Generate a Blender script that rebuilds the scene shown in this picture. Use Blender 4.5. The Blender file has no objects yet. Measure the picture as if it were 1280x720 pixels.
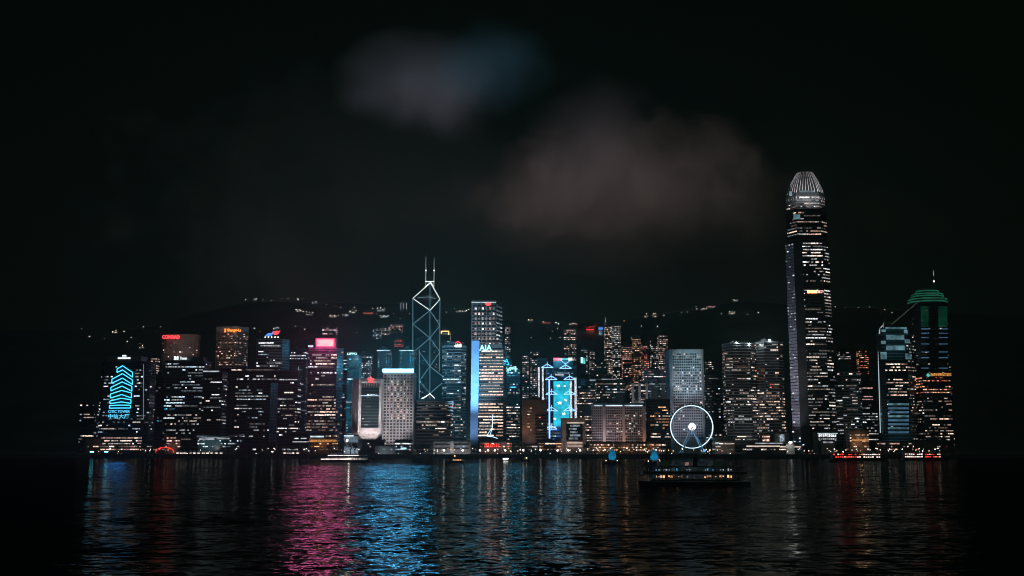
import bpy, math, random
from mathutils import Vector
R = math.radians
RND = random.Random(7)
scene = bpy.context.scene
COL = scene.collection
# ------------------------------------------------------------------ camera model (photo 1280 x 720)
F, CX, CY, H = 1340.0, 640.0, 360.0, 15.0
PITCH = math.atan(196.0 / F)
CP, SP = math.cos(PITCH), math.sin(PITCH)
SEA, QUAY, SHORE = 0.0, 4.0, 1250.0

def at(px, py, D):
    """world point that stands at distance D in the direction of a photo pixel"""
    u, v = (px - CX) / F, (CY - py) / F
    y, z = CP - v * SP, SP + v * CP
    t = D / y
    return Vector((u * t, D, H + z * t))
def zat(py, D): return at(CX, py, D).z
def xat(px, D, py=540): return at(px, py, D).x
def pxm(D): return D / F          # metres in one photo pixel

# ------------------------------------------------------------------ materials
MATS = {}
def principled(name, col, rough=.7, metal=0.0, var=.25, scale=.08, bump=0.0, spec=.5):
    m = bpy.data.materials.new(name); m.use_nodes = True
    nt = m.node_tree; b = nt.nodes['Principled BSDF']
    geo = nt.nodes.new('ShaderNodeNewGeometry')
    nz = nt.nodes.new('ShaderNodeTexNoise'); nz.inputs['Scale'].default_value = scale; nz.inputs['Detail'].default_value = 5
    nt.links.new(geo.outputs['Position'], nz.inputs['Vector'])
    mr = nt.nodes.new('ShaderNodeMapRange'); mr.inputs['From Min'].default_value = .3; mr.inputs['From Max'].default_value = .7
    mr.inputs['To Min'].default_value = 1 - var; mr.inputs['To Max'].default_value = 1 + var
    nt.links.new(nz.outputs['Fac'], mr.inputs['Value'])
    mx = nt.nodes.new('ShaderNodeVectorMath'); mx.operation = 'SCALE'; mx.inputs[0].default_value = col
    nt.links.new(mr.outputs['Result'], mx.inputs['Scale'])
    nt.links.new(mx.outputs['Vector'], b.inputs['Base Color'])
    b.inputs['Roughness'].default_value = rough; b.inputs['Metallic'].default_value = metal
    b.inputs['Specular IOR Level'].default_value = spec
    MATS[name] = m; return m
def emit(name, col, s, var=0.0, scale=.3, sample=False, base=(.02, .02, .02)):
    m = bpy.data.materials.new(name); m.use_nodes = True
    nt = m.node_tree; b = nt.nodes['Principled BSDF']
    b.inputs['Base Color'].default_value = (*base, 1); b.inputs['Roughness'].default_value = .6
    b.inputs['Emission Color'].default_value = (*col, 1); b.inputs['Emission Strength'].default_value = s
    if var:
        geo = nt.nodes.new('ShaderNodeNewGeometry')
        nz = nt.nodes.new('ShaderNodeTexNoise'); nz.inputs['Scale'].default_value = scale; nz.inputs['Detail'].default_value = 3
        nt.links.new(geo.outputs['Position'], nz.inputs['Vector'])
        mr = nt.nodes.new('ShaderNodeMapRange'); mr.inputs['From Min'].default_value = .34; mr.inputs['From Max'].default_value = .66
        mr.inputs['To Min'].default_value = s * (1 - var); mr.inputs['To Max'].default_value = s * (1 + var)
        nt.links.new(nz.outputs['Fac'], mr.inputs['Value']); nt.links.new(mr.outputs['Result'], b.inputs['Emission Strength'])
    m.cycles.emission_sampling = 'AUTO' if sample else 'NONE'
    MATS[name] = m; return m

principled('dark_glass', (.018, .024, .026), .25, 0, .3)
principled('black_stone', (.05, .05, .052), .6)
principled('grey_stone', (.22, .225, .23), .7)
principled('pale_stone', (.42, .42, .43), .7)
principled('pink_stone', (.42, .33, .31), .7)
principled('pale_pink', (.6, .57, .58), .7)
principled('brown_stone', (.2, .15, .13), .7)
principled('teal_glass', (.05, .11, .12), .3)
principled('white_panel', (.7, .7, .72), .6)
principled('steel', (.35, .36, .38), .4, .6)
principled('red_paint', (.5, .04, .03), .5)
principled('green_glass', (.04, .2, .1), .35)
principled('blue_banner', (.2, .38, .62), .6, 0, .18, .05)
principled('violet_panel', (.36, .34, .42), .55, 0, .3, .05)
principled('hull_black', (.02, .021, .022), .5)
principled('hull_white', (.6, .6, .58), .5)
principled('hull_green', (.03, .09, .06), .5)
principled('deck_wood', (.12, .07, .04), .7)
principled('sail_blue', (.06, .45, .62), .8)
principled('bark', (.05, .035, .025), .9)
principled('leaf', (.045, .075, .03), .8, 0, .5, .6)
principled('asphalt', (.05, .05, .05), .85)
principled('paving', (.12, .115, .11), .85)
principled('quay_stone', (.07, .072, .07), .8, 0, .5, .4)
principled('line_paint', (.7, .7, .68), .7)
principled('hill_earth', (.035, .06, .04), .95, 0, .5, .01)
principled('car_paint', (.1, .1, .11), .3)

WARM, NEUT, WHITE, COOL = (1, .64, .47), (1, .82, .70), (.95, .97, 1), (.66, .85, 1)
AMBER, RED, CYAN, BLUE, PINKW = (1, .46, .2), (1, .16, .1), (.10, .62, .95), (.06, .25, .9), (1, .55, .48)
for nm, c in (('warm', WARM), ('neut', NEUT), ('white', WHITE), ('cool', COOL), ('amber', AMBER), ('red', RED), ('cyan', CYAN), ('blue', BLUE), ('pink', PINKW)):
    for k, s in enumerate((.12, .42, 1.3)):
        emit('win_%s_%d' % (nm, k), c, s, .9, .45)
def wm(*names):
    """window palette: dim, mid and bright panes of the given tints, the dim ones most common"""
    out = []
    for n in names: out += ['win_%s_0' % n] * 7 + ['win_%s_1' % n] * 7 + ['win_%s_2' % n] * 3
    return out
def wmb(*names):
    out = []
    for n in names: out += ['win_%s_0' % n] * 2 + ['win_%s_1' % n] * 4 + ['win_%s_2' % n] * 3
    return out
emit('lamp_white', (1, .93, .88), 11, sample=True); emit('lamp_warm', (1, .6, .3), 6); emit('lamp_small', (1, .86, .7), 5)
emit('lamp_orange', (1, .42, .12), 6); emit('lamp_cyan', (.15, .75, 1), 14, sample=True); emit('lamp_red', (1, .06, .05), 5)
emit('lamp_floods', (.8, .95, 1), 22, sample=True)
emit('neon_cyan', (.05, .56, .95), 2.6, sample=True); emit('neon_text', (.12, .6, .9), 1.3)
emit('neon_red', (1, .05, .06), 3.2); emit('neon_orange', (1, .28, .04), 2.2); emit('neon_white', (.95, 1, 1), 3)
emit('neon_blue', (.10, .3, 1), 1.6); emit('neon_ice', (.55, .8, 1), 2.2)
emit('sign_white', (.9, .97, 1), 1.6); emit('sign_ice', (.45, .95, 1), 1.6)
emit('sign_red_blob', (1, .07, .09), 1.6); emit('sign_blue_blob', (.08, .32, .9), 1.2)
emit('led_pink', (1, .42, .36), 1.5, .3, .1, sample=True); emit('led_rim', (1, .03, .10), 3.2, sample=True)
emit('strip_blue', (.25, .8, 1), 10, sample=True)
emit('screen_cyan', (.02, .46, .64), 1.25, .35, .12, sample=True); emit('screen_white', (.9, 1, .95), 1.5)
emit('screen_grey', (.35, .42, .5), .5, .8, .25)
emit('truss_blue', (.25, .52, 1), 2.3); emit('ladder_white', (.85, .93, 1), .8, .6, .6)
emit('edge_dim', (.2, .45, .55), .75); emit('edge_bright', (.9, 1, 1), 2.6); emit('edge_mast', (.6, .75, .8), .9)
emit('roof_lit', (.75, .82, .9), .5, .6, .12); emit('roof_warm', (1, .8, .65), .8, .3, .1)
emit('eave_cool', (.7, .9, 1), 1.0, .5, .1)
emit('green_lit', (.03, .42, .22), .07, .4, .05); emit('green_line', (.06, .5, .3), .22, .5, .05); emit('blue_bar', (.16, .36, .58), .3, .4, .1); emit('crown_cyan', (.2, .42, .5), .42, .7, .1)
emit('wheel_rim', (.6, .85, 1), 1.9); emit('wheel_hub', (1, .9, .9), 2.2, sample=True); emit('wheel_glow', (.12, .4, .75), .5)
emit('beam_glow', (.5, .6, .5), .35); emit('teal_blob', (.1, .7, .62), 1.0, .5, .3)
emit('deck_white', (1, .84, .74), 1.5, .35, .3, sample=True); emit('deck_orange', (1, .42, .1), .5, .97, 1.3); emit('deck_cool', (.6, .75, .8), .3, .97, 1.6)
emit('deck_red', (1, .04, .03), 1.6, .6, .3)

# ------------------------------------------------------------------ mesh builder
class MB:
    def __init__(s): s.v, s.f, s.m, s.slots = [], [], [], []
    def slot(s, m):
        if m not in s.slots: s.slots.append(m)
        return s.slots.index(m)
    def poly(s, pts, m):
        b = len(s.v); s.v += [tuple(p) for p in pts]; s.f.append(tuple(range(b, b + len(pts)))); s.m.append(s.slot(m))
    def box(s, x0, x1, y0, y1, z0, z1, m): s.prism([(x0, y0), (x1, y0), (x1, y1), (x0, y1)], z0, z1, m)
    def prism(s, p, z0, z1, m, q=None):
        q = q or p; n = len(p); b = len(s.v); k = s.slot(m)
        s.v += [(x, y, z0) for x, y in p] + [(x, y, z1) for x, y in q]
        s.f.append(tuple(b + i for i in reversed(range(n)))); s.m.append(k)
        s.f.append(tuple(b + n + i for i in range(n))); s.m.append(k)
        for i in range(n):
            j = (i + 1) % n; s.f.append((b + i, b + j, b + n + j, b + n + i)); s.m.append(k)
    def tube(s, a, b_, r, m, n=6, r2=None):
        a, b_ = Vector(a), Vector(b_); d = (b_ - a)
        if d.length < 1e-6: return
        d.normalize(); x = d.orthogonal().normalized(); y = d.cross(x); b = len(s.v); k = s.slot(m); r2 = r if r2 is None else r2
        for P, rr in ((a, r), (b_, r2)):
            for i in range(n):
                t = 2 * math.pi * i / n; s.v.append(tuple(P + x * rr * math.cos(t) + y * rr * math.sin(t)))
        s.f.append(tuple(b + i for i in reversed(range(n)))); s.m.append(k)
        s.f.append(tuple(b + n + i for i in range(n))); s.m.append(k)
        for i in range(n):
            j = (i + 1) % n; s.f.append((b + i, b + j, b + n + j, b + n + i)); s.m.append(k)
    def path(s, pts, r, m, n=6, close=False):
        pts = list(pts) + ([pts[0]] if close else [])
        for a, b in zip(pts, pts[1:]): s.tube(a, b, r, m, n)
    def ball(s, c, r, m, seg=8, rings=5, sz=1.0):
        b = len(s.v); k = s.slot(m); cx, cy, cz = c
        for i in range(1, rings):
            t = math.pi * i / rings
            for j in range(seg):
                p = 2 * math.pi * j / seg; s.v.append((cx + r * math.sin(t) * math.cos(p), cy + r * math.sin(t) * math.sin(p), cz + r * sz * math.cos(t)))
        top = len(s.v); s.v.append((cx, cy, cz + r * sz)); bot = len(s.v); s.v.append((cx, cy, cz - r * sz))
        for j in range(seg):
            j2 = (j + 1) % seg
            s.f.append((top, b + j, b + j2)); s.m.append(k)
            for i in range(rings - 2):
                a = b + i * seg; s.f.append((a + j, a + seg + j, a + seg + j2, a + j2)); s.m.append(k)
            a = b + (rings - 2) * seg; s.f.append((a + j, bot, a + j2)); s.m.append(k)
    def loft(s, rings, m):
        """closed rings of equal length joined into a skin, ends capped"""
        n = len(rings[0]); b = len(s.v); k = s.slot(m)
        for r in rings: s.v += [tuple(p) for p in r]
        for i in range(len(rings) - 1):
            for j in range(n):
                j2 = (j + 1) % n; s.f.append((b + i * n + j, b + i * n + j2, b + (i + 1) * n + j2, b + (i + 1) * n + j)); s.m.append(k)
        s.f.append(tuple(b + j for j in reversed(range(n)))); s.m.append(k)
        e = b + (len(rings) - 1) * n; s.f.append(tuple(e + j for j in range(n))); s.m.append(k)
    def mesh(s, name):
        me = bpy.data.meshes.new(name); me.from_pydata(s.v, [], s.f)
        for m in s.slots: me.materials.append(MATS[m])
        me.polygons.foreach_set('material_index', s.m); me.update(); return me
    def build(s, name, parent=None, loc=None):
        o = bpy.data.objects.new(name, s.mesh(name)); COL.objects.link(o)
        if parent is not None: o.parent = parent
        if loc is not None: o.location = loc
        return o

def tag(o, label=None, cat=None, group=None, kind=None):
    if label: o['label'] = label
    if cat: o['category'] = cat
    if group: o['group'] = group
    if kind: o['kind'] = kind
    return o
def empty(name, loc, label, cat, group=None):
    o = bpy.data.objects.new(name, None); COL.objects.link(o); o.location = loc; o.empty_display_size = .5
    return tag(o, label, cat, group)
def copy_tree(o, parent=None):
    kids = [c for c in bpy.data.objects if c.parent == o] if parent is None and o not in KIDS else KIDS.get(o, [])
    KIDS[o] = kids
    c = o.copy(); COL.objects.link(c); c.parent = parent
    for k in kids: copy_tree_child(k, c)
    return c
KIDS = {}
def copy_tree_child(k, p):
    c = k.copy(); COL.objects.link(c); c.parent = p

def text_mesh(name, body, w, h, mat, parent, loc, depth=.3, bold=.0, shear=0.0):
    """letters as a solid mesh, fitted to w x h metres, facing -Y, lower left corner at loc"""
    cu = bpy.data.curves.new(name, 'FONT'); cu.body = body; cu.size = 1; cu.extrude = .02; cu.offset = bold; cu.shear = shear; cu.resolution_u = 3
    t = bpy.data.objects.new(name, cu); COL.objects.link(t)
    dg = bpy.context.evaluated_depsgraph_get(); dg.update()
    me = bpy.data.meshes.new_from_object(t.evaluated_get(dg)); bpy.data.objects.remove(t); bpy.data.curves.remove(cu)
    if not me.vertices: return None
    xs = [v.co.x for v in me.vertices]; ys = [v.co.y for v in me.vertices]
    x0, x1, y0, y1 = min(xs), max(xs), min(ys), max(ys)
    for v in me.vertices:
        x, y, z = v.co
        v.co = ((x - x0) / (x1 - x0) * w, -depth * (1 if z > 0 else 0), (y - y0) / (y1 - y0) * h)
    me.materials.clear(); me.materials.append(MATS[mat]); me.name = name
    o = bpy.data.objects.new(name, me); COL.objects.link(o); o.parent = parent; o.location = loc
    return o

# ------------------------------------------------------------------ lights
def spot(loc, target, col, watts, deg=60, blend=.7, rad=1.0):
    l = bpy.data.lights.new('flood_spill_light', 'SPOT'); l.color = col; l.energy = watts; l.spot_size = R(deg); l.spot_blend = blend; l.shadow_soft_size = rad
    o = bpy.data.objects.new('flood_spill_light', l); COL.objects.link(o); o.location = loc
    o.rotation_euler = (Vector(target) - Vector(loc)).to_track_quat('-Z', 'Y').to_euler(); return o
def bulb(loc, col, watts, rad=.6):
    l = bpy.data.lights.new('bulb_glow_light', 'POINT'); l.color = col; l.energy = watts; l.shadow_soft_size = rad
    o = bpy.data.objects.new('bulb_glow_light', l); COL.objects.link(o); o.location = loc; return o

# ------------------------------------------------------------------ towers
def offset(poly, d):
    n = len(poly); out = []
    for i in range(n):
        p0, p1, p2 = Vector(poly[i - 1]), Vector(poly[i]), Vector(poly[(i + 1) % n])
        a, b = (p1 - p0).normalized(), (p2 - p1).normalized()
        na, nb = Vector((a.y, -a.x)), Vector((b.y, -b.x))
        k = na + nb; L = 1 + na.dot(nb)
        out.append(tuple(p1 + k * (d / max(L, .3))))
    return out
_UB = {}
def unit_box(mat):
    if mat not in _UB:
        b = MB(); b.box(-.5, .5, -.12, .0, -.5, .5, mat); _UB[mat] = b.mesh('window')
    return _UB[mat]

class Tower:
    """one building: Empty at its base; facade, roof, plant room, windows, signs are children"""
    def __init__(s, name, label, cat, x0, x1, yt, D, dep=30, poly=None, fl=4.0, ledge=.35, lh=1.3, fins=0, finw=.7, find=.45,
                 wall='dark_glass', band='black_stone', roof=True, zb=QUAY, group=None, yb=555, chamfer=0, oval=0, seed=None, roofm=None, top=None):
        s.r = random.Random(seed if seed is not None else int(x0 * 31 + yt * 7))
        ym = (yt + yb) / 2
        s.D, s.zb, s.fl, s.z1 = D, zb, fl, zat(yt, D)
        s.H = s.z1 - zb
        a, b = xat(x0, D, ym), xat(x1, D, ym); s.xc = (a + b) / 2; s.W = b - a
        if poly: s.poly = [(xat(px, D + dy, ym) - s.xc, dy) for px, dy in poly]
        elif oval:
            n = 20; s.poly = [(-s.W / 2 * math.cos(2 * math.pi * i / n), dep / 2 - dep / 2 * math.sin(2 * math.pi * i / n)) for i in range(n)]
        elif chamfer:
            c = chamfer; w = s.W / 2
            s.poly = [(-w, c), (-w + c, 0), (w - c, 0), (w, c), (w, dep - c), (w - c, dep), (-w + c, dep), (-w, dep - c)]
        else: s.poly = [(-s.W / 2, 0), (s.W / 2, 0), (s.W / 2, dep), (-s.W / 2, dep)]
        s.root = empty(name, (s.xc, D, zb), label, cat, group)
        s.faces = []
        n = len(s.poly)
        for i in range(n):
            p, q = Vector(s.poly[i]), Vector(s.poly[(i + 1) % n]); d = q - p; L = d.length; d = d / L
            nrm = Vector((d.y, -d.x)); mid = (p + q) / 2 + Vector((s.xc, D))
            if nrm.dot(-mid.normalized()) > .05: s.faces.append((p, d, nrm, L))
        s.win = []
        m = MB(); m.prism(s.poly, 0, s.H, wall)
        off = offset(s.poly, ledge)
        if ledge:
            nf = int(s.H / fl)
            for k in range(nf + 1):
                z = k * fl
                m.prism(off, z, min(z + lh, s.H + .4), band)
        if fins:
            for p, d, nrm, L in s.faces:
                nb = max(1, round(L / fins))
                for k in range(nb + 1):
                    c = p + d * (L * k / nb)
                    e = d * (finw / 2); o = nrm * find
                    m.prism([tuple(c - e + o), tuple(c + e + o), tuple(c + e - nrm * .05), tuple(c - e - nrm * .05)], 0, s.H - .02, band)
        s.body = m.build('facade', s.root)
        rb = MB(); rb.prism(offset(s.poly, ledge + .25), s.H + .02, s.H + 1.4, roofm or band)
        s.roof = rb.build('roof', s.root)
        if roof:
            xs = [p[0] for p in s.poly]; ys = [p[1] for p in s.poly]; w, dd = max(xs) - min(xs), max(ys) - min(ys); x0_ = min(xs)
            pr = MB(); a0 = s.r.uniform(.15, .3); b0 = s.r.uniform(.6, .8)
            h = s.r.uniform(2.5, 4.5)
            pr.box(x0_ + w * a0, x0_ + w * b0, dd * .3, dd * .75, s.H + 1.42, s.H + 1.42 + h, 'black_stone')
            pr.box(x0_ + w * (a0 + .08), x0_ + w * (a0 + .22), dd * .4, dd * .6, s.H + 1.44 + h, s.H + 3 + h, 'grey_stone')
            pr.tube((x0_ + w * b0 - 2, dd * .5, s.H + 1.4 + h), (x0_ + w * b0 - 2, dd * .5, s.H + 8 + h), .12, 'steel', 4)
            pr.build('plant_room', s.roof)
    def P(s, px, py, dy=-.5):
        """local point on the plane dy in front of the facade, in the direction of a photo pixel"""
        w = at(px, py, s.D + dy); return Vector((w.x - s.xc, dy, w.z - s.zb))
    def z(s, py): return zat(py, s.D) - s.zb
    def windows(s, pal, p=.4, run=4, bay=3.0, hf=.37, yr=None, ur=(0, 1), faces=None, wf=.86, z0=None, out=.1, floorvar=1.0, fl=None):
        if run > 1: bay, p, run = bay * .8, p * 1.35, (run if run > 6 else max(1.5, run * .8))
        else: p *= 1.15
        fl = fl or s.fl
        za, zb = (2, s.H - 1) if yr is None else (max(2, s.z(yr[1])), min(s.H - 1, s.z(yr[0])))
        for fi, (q, d, nrm, L) in enumerate(s.faces):
            if faces is not None and fi not in faces: continue
            nb = max(1, int(L / bay)); bw = L / nb; ang = math.atan2(d.y, d.x)
            k0 = int(math.ceil(za / fl))
            for k in range(k0, int(zb / fl) + 1):
                zc = k * fl + fl * .64
                if zc + fl * hf / 2 > s.H or zc < za: continue
                a = p * (1 - floorvar + floorvar * 2.0 * s.r.random() ** 1.4)
                i = 0
                while i < nb:
                    if s.r.random() < a / max(1, run * .55):
                        n = 1 if run <= 1 else min(nb - i, max(1, int(s.r.expovariate(1 / run) + .6)))
                        u0, u1 = i * bw, (i + n) * bw
                        if ur[0] * L - .1 <= u0 and u1 <= ur[1] * L + .1:
                            c = q + d * ((u0 + u1) / 2) + nrm * out
                            s.win.append(((c.x, c.y, zc), ang, (u1 - u0) - bw * (1 - wf), fl * hf * s.r.uniform(.75, 1.1), s.r.choice(pal)))
                        i += n
                    else: i += 1
        return s
    def grid(s, pal, p, cols, rows, yr, ur=(0, 1), face=0, wf=.6, hf=.5, out=.1):
        q, d, nrm, L = s.faces[face]; ang = math.atan2(d.y, d.x); zt, zb = s.z(yr[0]), s.z(yr[1])
        for r in range(rows):
            for c in range(cols):
                if s.r.random() > p: continue
                uu = L * (ur[0] + (ur[1] - ur[0]) * (c + .5) / cols); zz = zt + (zb - zt) * (r + .5) / rows
                pt = q + d * uu + nrm * out
                s.win.append(((pt.x, pt.y, zz), ang, L * (ur[1] - ur[0]) / cols * wf, abs(zt - zb) / rows * hf, s.r.choice(pal)))
        return s
    def done(s, cap=100):
        s.win.sort(key=lambda w: -w[2] * w[3] * (3 if w[4].endswith('2') else 1))
        for loc, ang, w, h, m in s.win[:cap]:
            o = bpy.data.objects.new('window', unit_box(m)); COL.objects.link(o); o.parent = s.root
            o.location = loc; o.rotation_euler = (0, 0, ang); o.scale = (w, 1, h)
        rest = s.win[cap:]
        if rest:
            b = MB()
            for (x, y, z), ang, w, h, m in rest:
                c, sn = math.cos(ang), math.sin(ang); ux, uy = c * w / 2, sn * w / 2; ox, oy = sn * .12, -c * .12
                b.prism([(x - ux, y - uy), (x - ux + ox, y - uy + oy), (x + ux + ox, y + uy + oy), (x + ux, y + uy)], z - h / 2, z + h / 2, m)
            tag(b.build('window', s.root), kind='stuff')
        return s
    def bar(s, name, px0, py0, px1, py1, m, dy=-.6, th=.35):
        """a flat bar on the facade between two photo rows / columns"""
        a, b = s.P(px0, py1, dy), s.P(px1, py0, dy); bb = MB(); bb.box(a.x, b.x, dy - th, dy, a.z, b.z, m); return bb.build(name, s.root)
    def text(s, name, body, px0, py0, px1, py1, m, dy=-.7, **k):
        py0, py1 = min(py0, py1), max(py0, py1)
        a, b = s.P(px0, py1, dy), s.P(px1, py0, dy); return text_mesh(name, body, b.x - a.x, b.z - a.z, m, s.root, (a.x, dy, a.z), **k)
    def strokes(s, px0, py0, px1, py1, m, dy=-.7, n=9):
        """an unreadable lit sign: uneven upright strokes"""
        a, b = s.P(px0, py1, dy), s.P(px1, py0, dy); bb = MB(); x = a.x; w = b.x - a.x; h = b.z - a.z
        while x < b.x - w * .03:
            ww = w / n * s.r.uniform(.5, 1.3); z0 = a.z + h * s.r.choice([0, 0, .15, .4]); z1 = b.z - h * s.r.choice([0, 0, .12, .4])
            bb.box(x, min(b.x, x + ww), dy - .3, dy, z0, max(z1, z0 + h * .25), m); x += ww + w / n * s.r.uniform(.15, .5)
        return bb.build('lettering', s.root)
    def flood(s, px, py, tpx, tpy, col, watts, deg=70, dist=30, rad=.6):
        p = at(px, py, s.D - dist); p.z = max(p.z, QUAY + 1); return spot(p, at(tpx, tpy, s.D), col, watts, deg, .8, rad)
WAVE = (.15, .42, .75)
SPILL = 1.05
HAZE = 1.2e-4
# ================================================================== the skyline, left to right
T = Tower
# --- neon outline tower, far left
b = T('office_tower', 'dark office tower carrying a big blue neon outline of chevrons', 'office tower', 122, 184, 453, 1330, dep=34, ledge=.3, chamfer=7, wall='dark_glass', band='black_stone', roof=False)
m = MB(); a0, a1 = b.P(134, 452, 4), b.P(177, 445, 4); m.box(a0.x, a1.x, 4, 26, b.H + 1.45, a1.z, 'grey_stone'); m.build('roof_crown', b.root)
b.bar('roof_sign', 147.5, 446.8, 163, 448.6, 'sign_white', 3.9); b.bar('roof_sign', 153, 443.8, 158, 445.6, 'sign_white', 3.9)
neon = [ # outline rows of the sign: left foot, peak, right foot (outer line), then the lower line
 [(146.3,461.2),(153.2,457.2),(165.6,465.5),(165.6,471.5),(153.2,462.3),(146.3,465.6)],
 [(139.8,474.2),(153.0,467.0),(165.4,474.8),(165.4,480.5),(153.0,472.6),(139.8,479.0)],
 [(138.6,484.2),(152.6,477.4),(164.8,482.8),(164.8,489.0),(152.6,482.6),(138.6,488.6)],
 [(138.0,492.6),(152.0,488.0),(164.2,491.2),(164.2,497.4),(152.0,493.2),(138.0,497.6)],
 [(137.4,501.2),(151.6,497.8),(163.6,499.6),(163.6,504.2),(151.6,502.4),(137.4,504.6)],
 [(136.8,507.0),(150.0,506.4),(163.0,506.6),(163.0,510.0),(150.0,510.0),(136.8,510.2)]]
for pts in neon:
    m = MB(); m.path([b.P(px, py, -1.2) for px, py in pts], .52, 'neon_cyan', 6, True); m.build('neon_outline', b.root)
b.text('lettering', 'CITIC TOWER', 135.2, 512.6, 162.4, 516.0, 'neon_text', bold=.02)
b.text('lettering', '中信大厦', 135.0, 517.4, 162.0, 523.2, 'neon_text', bold=.02)
b.windows(wm('cool', 'white'), .16, 2, yr=(462, 524), ur=(0, .28)).windows(wm('cool', 'white'), .22, 2, yr=(462, 524), ur=(.74, 1))
b.windows(wm('cool', 'neut'), .4, 4, yr=(525, 545)).windows(wm('cool'), .05, 1, yr=(454, 545)).done()
m = MB(); m.path([b.P(179.5, 455), b.P(179.5, 524)], .3, 'edge_dim'); m.build('corner_light', b.root)

T('office_tower', 'low dim office block at the far left end of the skyline', 'office tower', 99, 117, 502, 1420, dep=25, roof=True).windows(wm('neut', 'cool'), .12, 2).done()
T('apartment_tower', 'slim apartment tower with a column of pinkish windows beside the neon outline tower', 'apartment tower', 186, 194, 448, 1560, dep=12, fl=3.4, ledge=.2).windows(wmb('pink', 'neut'), .55, 1, 2.6, yr=(449, 488)).done()

# --- curved hotel with red lettering
b = T('hotel_tower', 'curved brown hotel tower with glowing red lettering on its crown', 'hotel tower', 195, 243, 423, 1600, dep=36, oval=1, fl=3.4, ledge=.25, fins=0, wall='brown_stone', band='brown_stone', roof=False)
m = MB(); m.prism(offset(b.poly, .4), b.H + 1.45, zat(417.5, 1600) - 4, 'brown_stone'); m.build('roof_crown', b.root)
b.text('lettering', 'CONRAD', 202.6, 423.4, 224.8, 419.0, 'neon_red', dy=-1.6, bold=.03)
b.windows(wm('neut', 'pink'), .12, 1, 2.4, yr=(428, 470)).windows(wm('neut'), .05, 1, yr=(470, 540)).done()
b.flood(221, 440, 222, 425, (1, .86, .84), 36000, 80, 60); 
# --- banded tower in front of the hotel
b = T('office_tower', 'teal office tower with a white logo sign and bright banded top floors', 'office tower', 205, 254, 452, 1400, dep=30, fl=3.9, wall='dark_glass', band='teal_glass', ledge=.4, roof=False)
m = MB(); a0, a1 = b.P(215, 451, 5), b.P(254, 446, 5); m.box(a0.x, a1.x, 5, 22, b.H + 1.45, a1.z, 'teal_glass'); m.build('roof_crown', b.root)
s0 = MB(); c = b.P(220.3, 447.6, -1)
for sx in (-1, 1): s0.prism([(c.x + sx * 2.9, -1.3), (c.x + sx * .5, -1.3), (c.x + sx * .5, -1), (c.x + sx * 2.9, -1)][::sx], c.z - 2.4, c.z + 2.4, 'sign_white')
s0.box(c.x - 2.2, c.x + 2.2, -1.32, -1.02, c.z - .5, c.z + .5, 'sign_white'); s0.build('logo', b.root)
b.text('lettering', 'Tower', 225, 449.6, 234, 446, 'sign_white', dy=-1, bold=.03)
b.windows(wmb('white', 'cool'), .75, 4, yr=(451, 463)).windows(wm('white', 'cool'), .3, 5, yr=(463, 514)).windows(wm('cyan'), .35, 2, yr=(508, 520), ur=(0, .3)).windows(wm('neut', 'white'), .2, 2, yr=(520, 552)).done()
T('office_tower', 'narrow glass slab edge with a pale blue glow beside the teal logo tower', 'office tower', 190, 203, 470, 1440, dep=20).windows(wm('cyan', 'cool'), .3, 1, yr=(505, 530), ur=(.4, 1)).windows(wm('cool'), .06, 1).done()
b = T('office_tower', 'dark office block with a pale lit roof ledge right of the teal logo tower', 'office tower', 252, 276, 466, 1380, dep=26, roof=False)
b.bar('roof_ledge', 254, 463.4, 274, 465, 'roof_lit'); b.windows(wm('neut', 'white'), .3, 4, yr=(474, 534)).done()

# --- oval hotel with orange lettering
b = T('hotel_tower', 'brown slab hotel tower with orange script lettering on its crown', 'hotel tower', 269, 307, 415, 1620, dep=40, fl=3.3, ledge=.22, fins=2.8, finw=.5, find=.3, wall='dark_glass', band='brown_stone', roof=False,
      poly=[(268, 0), (293, -6), (308, 10), (308, 40), (268, 40)])
m = MB(); m.prism(offset(b.poly, .6), b.H + 1.45, zat(408.5, 1620) - 4, 'grey_stone'); m.build('roof_crown', b.root)
m = MB(); c = b.P(281.5, 413, -8)
for dz in (-1.5, 1.5): m.ball((c.x, -8, c.z + dz), 1.5, 'neon_orange')
m.build('logo', b.root)
b.text('lettering', 'Shangri-La', 284, 415.4, 301.5, 410.8, 'neon_orange', dy=-8, bold=.03)
b.windows(wm('warm', 'pink'), .32, 1, 2.8, yr=(418, 459)).windows(wmb('neut'), .2, 1, 2.8, yr=(418, 459), ur=(.5, 1)).done(); b.flood(282, 470, 282, 430, (1, .72, .6), 26000, 70, 60); b.flood(288, 424, 288, 411, (1, .95, .9), 20000, 70, 60)

# --- window-grid block and neighbours
b = T('office_tower', 'wide dark office block with a lit grid of windows and a greenish right edge', 'office tower', 290, 346, 480, 1340, dep=32, fl=3.8, fins=9, finw=.8, roof=False, poly=[(290, 0), (337, 0), (346, 12), (346, 32), (290, 32)], band='black_stone')
b.windows(wm('white', 'cool'), .45, 3, yr=(482, 536), ur=(.05, .95), faces=[0]).windows(wmb('neut'), .35, 1, yr=(484, 538), ur=(.04, .2), faces=[0]).windows(wm('white'), .12, 2, yr=(535, 552), faces=[0]).done()
T('office_tower', 'dark stepped office block showing bright window strips above the window grid block', 'office tower', 274, 346, 461, 1460, dep=30, fl=4.2, roof=False).windows(wmb('white', 'neut'), .34, 3, yr=(462, 479)).done()
b = T('office_tower', 'grey office tower topped by a red and blue bird shaped sign', 'office tower', 320, 360, 425, 1560, dep=34, fl=4.2, poly=[(319, 0), (351, 0), (360, 14), (360, 40), (319, 40)], band='grey_stone', wall='dark_glass', ledge=.3, roof=False)
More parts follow.
